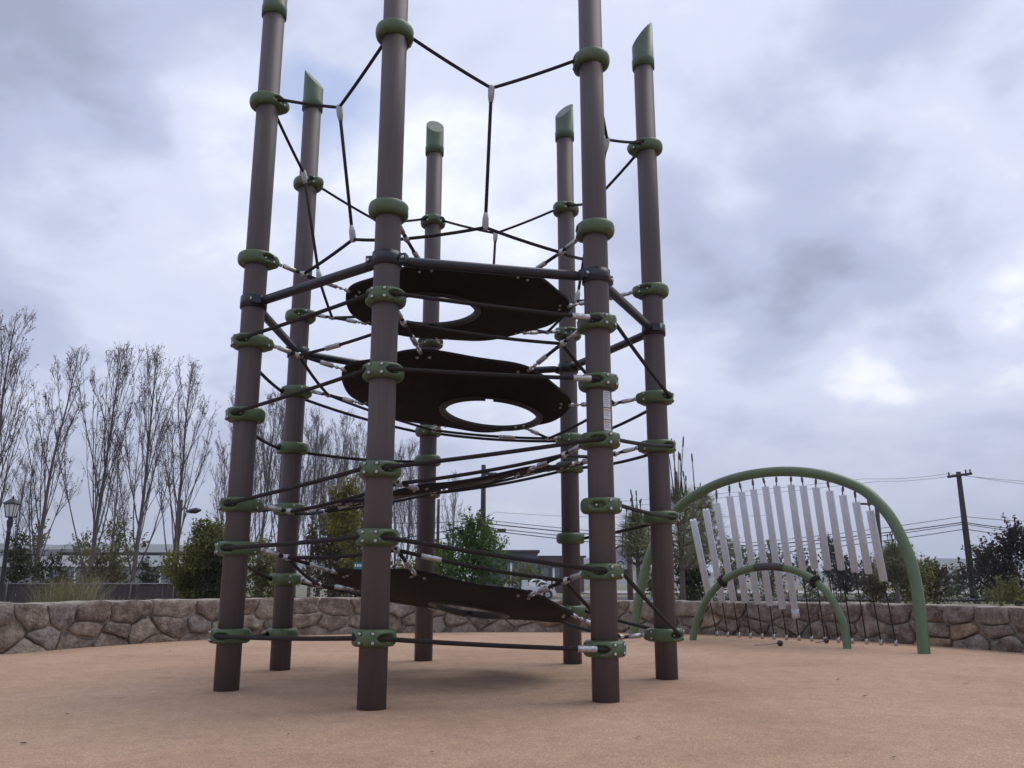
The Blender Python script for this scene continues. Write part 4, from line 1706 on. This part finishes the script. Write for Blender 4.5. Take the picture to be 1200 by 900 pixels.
wire('highest of the thick wires from middle pole to right pole', [(440, 612, 52), (565, 609, 52), (880, 636, 57), (1128, 605, 60), (1260, 612, 60)], .020, .12)
wire('middle thick wire passing behind the chimes to right pole', [(440, 634, 54), (566, 613, 52), (880, 640, 57), (1129, 612, 60), (1260, 625, 60)], .034, .12)
wire('thick wire just under the middle one, behind the chimes', [(500, 634, 54), (567, 618, 52), (880, 645, 57), (1130, 614, 60), (1260, 628, 60)], .026, .12)
wire('lowest wire at the right pole', [(567, 621, 52), (880, 651, 57), (1131, 620, 60), (1260, 633, 60)], .026, .12)
wire('thin upper wire from crossarm left end of right pole', [(690, 590, 75), (1013, 561, 70), (1111, 555, 60), (1260, 566, 64)], .014, .15)
wire('thin upper wire from crossarm right end of right pole', [(690, 596, 75), (1030, 564, 70), (1125, 556, 60), (1260, 572, 64)], .014, .15)
wire('faint high wire rising from the middle pole toward the right', [(566, 608, 52), (580, 600, 52.5), (700, 606, 56), (900, 604, 62)], .010, .05)

# ---- street sign
SD = 19
sp = at(421, 663, SD)
o = thing('street_sign', 'small teal street name sign on a thin pole behind the tower', 'street sign', (at(424, 690, SD).x, SD, GZ))
b = MB(); b.tube([(0, 0, 0), (0, 0, at(422, 640, SD).z - GZ)], .02, 8); b.build('sign_pole', M['fencepost'], o)
b = MB(); b.box((-.07, -.05, sp.z - GZ), (.24, .03, .14)); pl = b.build('sign_plate', M['signgreen'], o)
b = MB()
for k in range(4):
    b.box((-.145 + k * .05, -.0675, sp.z - GZ + .005), (.033, .005, .05))
b.build('sign_lettering', M['signwhite'], pl)['kind'] = 'stuff'

# ---- maroon and charcoal building
BD = 105.0


def facade(o, x0, x1, z0, z1, depth, mat, y=0):
    mb = MB(); mb.box(((x0 + x1) / 2, y + depth / 2, (z0 + z1) / 2), (x1 - x0, depth, z1 - z0))
    return mb.build('wall', mat, o)


bx0, bx1, bx2 = at(560, 648, BD).x, at(630, 648, BD).x, at(684, 654, BD).x
o = thing('office_building', 'low flat roofed dark building with maroon wing seen between the back tower posts', 'building', (bx1, BD, GZ))
h1, h2 = at(610, 647, BD).z - GZ, at(655, 653, BD).z - GZ
w1 = facade(o, bx0 - bx1, -.01, 0, h1, 14, M['charcoal'], -.6)
w2 = facade(o, 0.01, bx2 - bx1, 0, h2, 14, M['maroon'])
b = MB(); b.box(((bx0 - bx1) / 2, 6.4, h1 + .1), (bx1 - bx0 + .5, 14.6, .24)); b.build('roof_edge', M['dark_roof'], o)
b = MB(); b.box(((bx2 - bx1) / 2 + .2, 7, h2 + .08), (bx2 - bx1 + .2, 14.4, .2)); b.build('roof_edge', M['dark_roof'], o)
for k in range(5):
    cxw = bx0 - bx1 + .9 + k * 1.45
    b = MB(); b.box((cxw, -.66, h1 - 1.7), (1.2, .08, 1.1)); wf = b.build('window', M['dark_roof'], o)
    b = MB(); b.box((cxw, -.71, h1 - 1.7), (1.05, .03, .95)); b.build('pane', M['glass'], wf)
for k in range(4):
    cxw = .8 + k * 1.32
    b = MB(); b.box((cxw, -.05, h2 - 1.8), (1.1, .08, 1.2)); wf = b.build('window', M['dark_roof'], o)
    b = MB(); b.box((cxw, -.10, h2 - 1.8), (.96, .03, 1.05)); b.build('pane', M['glass'], wf)

# ---- white utility truck
TD = 62.0
tp0 = at(632, 692, TD)
truck = thing('utility_truck', 'white utility truck with boom parked beyond the wall between the tower posts', 'truck', (tp0.x, TD, GZ))
ppm = TD / FPX * 1.03
b = MB()
pr = [(.10, .30), (.10, .98), (.62, 1.02), (.86, .70), (1.12, .62), (1.16, .30)]
n_ = len(pr)
for y_ in (-.82, .82):
    for (x_, z_) in pr: b.v.append((x_, y_, z_))
for i in range(n_):
    b.face((i, (i + 1) % n_, n_ + (i + 1) % n_, n_ + i), 0, False)
b.face(list(range(n_))[::-1], 0, False); b.face(list(range(n_, 2 * n_)), 0, False)
cab = b.build('cab', M['truckwhite'], truck)
b = MB(); b.add([(.28, -.835, .66), (.74, -.835, .66), (.60, -.835, .94), (.28, -.835, .94)], [(0, 1, 2, 3)], 0, False); b.build('window', M['glass'], cab)
b = MB()
b.box((-.62, 0, .62), (1.30, 1.6, .5)); b.box((-1.02, 0, 1.10), (.42, 1.5, .46)); b.box((-.50, .5, 1.02), (.5, .4, .3))
b.build('service_body', M['truckwhite'], truck)
for k in range(3):
    b = MB(); b.box((-1.05 + k * .40, -.815, .62), (.34, .03, .40)); b.build('locker_door', M['truckwhite'], truck)
b = MB()
b.tube([(-.62, -.1, .85), (-.60, -.1, 1.22), (-.42, -.1, 1.34)], [.09, .08, .07], 8)
b.tube([(-.50, -.1, 1.33), (-.05, -.1, 1.40), (.28, -.1, 1.22), (.62, -.1, 1.12)], [.06, .055, .05, .045], 8)
b.tube([(-.25, -.25, .9), (.05, -.2, 1.20), (.30, -.15, 1.22)], .035, 8)
b.box((.70, -.1, 1.15), (.22, .3, .22))
b.build('boom', M['truckwhite'], truck)
for wx in (-.7, .55):
    for wy in (-.82, .82):
        b = MB(); b.tube([(wx, wy - .1, .34), (wx, wy + .1, .34)], .34, 16); w = b.build('wheel', M['tyre'], truck)
        b = MB(); b.tube([(wx, wy - .112, .34), (wx, wy + .112, .34)], .18, 12); b.build('rim', M['steel'], w)
# parked car
cp = at(601, 689, 70)
car = thing('parked_car', 'small white parked car left of the white utility truck', 'car', (cp.x, 70, GZ))
b = MB()
pr = [(-.95, .35), (-.98, .75), (-.78, .92), (-.52, 1.30), (.30, 1.32), (.60, .98), (.92, .86), (.98, .40)]
n_ = len(pr)
for y_ in (-.75, .75):
    for (x_, z_) in pr: b.v.append((x_, y_ * (1 if z_ < 1 else .85), z_))
for i in range(n_):
    j = (i + 1) % n_
    b.face((i, j, n_ + j, n_ + i), 0, False)
b.face(list(range(n_))[::-1], 0, False); b.face(list(range(n_, 2 * n_)), 0, False)
b.build('body', M['truckwhite'], car)
b = MB(); b.box((-.1, -.70, 1.10), (.75, .02, .28)); b.build('window', M['glass'], car)
for wx in (-.6, .6):
    for wy in (-.7, .7):
        b = MB(); b.tube([(wx, wy - .09, .3), (wx, wy + .09, .3)], .3, 14); b.build('wheel', M['tyre'], car)
for px, lab in ((649, 'white light pole standing right of the white truck'), (599, 'short white light pole standing left of the white truck')):
    D_ = 72
    zt_ = at(px, 664 if px > 620 else 658, D_).z - GZ
    o = thing('light_pole', lab, 'light pole', (at(px, 690, D_).x, D_, GZ))
    b = MB(); b.tube([(0, 0, 0), (0, 0, zt_)], .07, 8); b.build('metal_pole', M['white_wall'], o)
    b = MB(); b.box((.1, -.05, zt_), (.5, .22, .1)); b.build('lamp_head', M['lampblack'], o)

# ---- arched sign between the right tower posts
KD = 17.0
kx = at(730, 690, KD).x
o = thing('park_sign', 'pale lavender panel sign with dark arched top and brown post between the right tower posts', 'sign', (kx, KD, GZ))
zt_ = at(730, 641, KD).z - GZ; zm = at(730, 664, KD).z - GZ; zpost = at(738, 639, KD).z - GZ
wl_, wr_ = at(717, 665, KD).x - kx, at(737, 665, KD).x - kx
b = MB()
nseg = 14
row0, row1 = [], []
for i in range(nseg + 1):
    u = i / nseg
    x = wl_ + (wr_ - wl_) * u
    z = zm + (zt_ - zm) * (.42 + .58 * math.sin(math.pi * (.12 + u * .62)))
    row0.append((x, z))
for y_ in (-.03, .03):
    for (x, z) in row0: b.v.append((x, y_, z))
    for (x, z) in row0: b.v.append((x, y_, zm - .05))
q = nseg + 1
for i in range(nseg):
    b.face((i, q + i, q + i + 1, i + 1), 0, False)
    b.face((2 * q + i, 2 * q + i + 1, 3 * q + i + 1, 3 * q + i), 0, False)
b.build('sign_panel', M['lavender'], o)
b = MB(); b.tube([(x, 0, z + .015) for x, z in row0], .028, 8)
b.build('arched_frame', M['signbrown'], o)
b = MB(); b.box(((wl_ + wr_) / 2, 0, zm - .09), (wr_ - wl_, .07, .08)); b.build('lower_rail', M['signbrown'], o)
b = MB()
for i in range(9):
    a0_ = math.pi * (i / 8)
    b.box(((wl_ + wr_) / 2 + math.cos(a0_) * .06, -.034, zm + .05 + math.sin(a0_) * .05), (.022, .006, .022))
b.build('emblem', M['charcoal'], o)
b = MB(); b.tube([(at(738.5, 690, KD).x - kx, 0, -.1), (at(738.5, 690, KD).x - kx, 0, zpost)], .058, 10); b.build('sign_post', M['signbrown'], o)
b = MB(); b.tube([(wl_ - .02, 0, -.1), (wl_ - .02, 0, zm + .1)], .04, 10); b.build('sign_post', M['signbrown'], o)

# ---- long low building on the left
LB = 66.0
lx0, lx1 = at(-60, 660, LB).x, at(206, 660, LB).x
o = thing('warehouse', 'long low white walled building with dark roof behind the bare trees on the left', 'building', ((lx0 + lx1) / 2, LB, GZ))
cxm = (lx0 + lx1) / 2
zr, ze, zw = at(50, 641, LB).z - GZ, at(100, 651, LB).z - GZ, at(180, 664, LB).z - GZ
facade(o, lx0 - cxm, lx1 - cxm, 0, zw, 10, M['grey_wall'])
b = MB(); b.box((0, 4.95, (zw + ze) / 2), (lx1 - lx0 + .3, 10.3, ze - zw)); b.build('fascia', M['white_wall'], o)
b = MB()
xs0, xs1 = lx0 - cxm - .2, at(72, 641, LB).x - cxm
b.add([(xs0, -.3, ze), (xs1, -.3, ze), (xs1, 4.5, zr), (xs0, 4.5, zr), (xs0, 9.5, ze), (xs1, 9.5, ze)], [(0, 1, 2, 3), (3, 2, 5, 4), (1, 5, 2), (0, 3, 4), (0, 4, 5, 1)], 0, False)
b.box(((xs1 + lx1 - cxm) / 2, 4.9, ze + .12), (lx1 - cxm - xs1, 10.2, .22))
b.build('roof', M['dark_roof'], o)
for k in range(8):
    xx = lx0 - cxm + (lx1 - lx0) * (k + .5) / 8
    b = MB(); b.box((xx, -.02, zw * .5), (.14, .10, zw)); b.build('pilaster', M['white_wall'], o)

# ---- road, pale lot, hills
b = MB()
b.add([(-200, 56, GZ + .09), (200, 56, GZ + .09), (200, 68, GZ + .09), (-200, 68, GZ + .09)], [(0, 1, 2, 3)], 0, False)
tag(b.build('road', M['asphalt']), kind='structure')
b = MB()
b.add([(8, 92, GZ + .09), (200, 92, GZ + .09), (200, 128, GZ + .09), (8, 128, GZ + .09)], [(0, 1, 2, 3)], 0, False)
tag(b.build('car_park', M['paving']), kind='structure')


def hills(name, D, spec, seed, depth):
    mb = MB()
    n = 260
    P = []
    for i in range(n + 1):
        px = -500 + 2200 * i / n
        y = 690
        for (c, w, h) in spec:
            y -= h * math.exp(-((px - c) / w) ** 2)
        y += 2.2 * mnoise.noise(Vector((px * .02, seed, 0))) + 1.0 * mnoise.noise(Vector((px * .09, seed, 3)))
        P.append((px, min(y, 683)))
    rows_ = []
    for f in (0, .35, .7, 1.0, 1.6):
        row = []
        for (px, y) in P:
            h = at(px, y, D).z - GZ
            hh = h * (math.sin(min(f, 1) * math.pi / 2) if f <= 1 else .3)
            yy = D + (f - 1) * depth
            x = at(px, 684, D).x * (yy / D) ** .2
            row.append(len(mb.v)); mb.v.append((x, yy + 60 * mnoise.noise(Vector((px * .03, f * 3, seed))), GZ - 1 + hh))
        rows_.append(row)
    for a_, c_ in zip(rows_, rows_[1:]):
        for i in range(n):
            mb.face((a_[i], a_[i + 1], c_[i + 1], c_[i]))
    return tag(mb.build(name, M['hill']), kind='structure')


hills('hills', 1500, [(-100, 160, 46), (130, 170, 40), (330, 160, 34), (520, 100, 10), (700, 50, 30), (900, 200, 22), (1090, 80, 15), (1115, 40, 8), (1350, 200, 32)], 2.0, 500)

# ---- litter on the play surface
r_ = random.Random(5)
b = MB()
for _ in range(30):
    px, py = r_.uniform(0, 1200), r_.uniform(752, 895) if r_.random() < .75 else r_.uniform(745, 765)
    d = dir_of(px, py)
    t = -EYE / d.z
    c = Vector((0, 0, EYE)) + d * t + Vector((0, 0, .006))
    q = c - Vector((WC.x, WC.y, 0))
    if q.length > 4.25 and c.y > 6: continue
    a = r_.uniform(0, 6.28); L_ = r_.uniform(.006, .02); W_ = L_ * .4
    u = Vector((math.cos(a), math.sin(a), r_.uniform(-.2, .2))); v = Vector((-math.sin(a), math.cos(a), r_.uniform(-.3, .3)))
    i_ = len(b.v)
    b.v.extend([tuple(c - u * L_), tuple(c + v * W_ + Vector((0, 0, .003))), tuple(c + u * L_), tuple(c - v * W_)])
    b.face((i_, i_ + 1, i_ + 2, i_ + 3), 0, False)
tag(b.build('leaf_litter', M['leaf_brown']), 'small dry leaf bits scattered on the tan play surface', kind='stuff')

# ---- haze over the far ground
mh = bpy.data.materials.new('air_haze')
mh.use_nodes = True
hn, hl = mh.node_tree.nodes, mh.node_tree.links
hn.clear()
ho = hn.new('ShaderNodeOutputMaterial'); pv = hn.new('ShaderNodeVolumePrincipled')
pv.inputs['Color'].default_value = (.84, .90, 1.0, 1)
pv.inputs['Density'].default_value = .00045
hl.new(pv.outputs[0], ho.inputs['Volume'])
b = MB()
b.box((0, 0, 58), (4400, 4400, 120))
tag(b.build('haze', mh), kind='stuff')
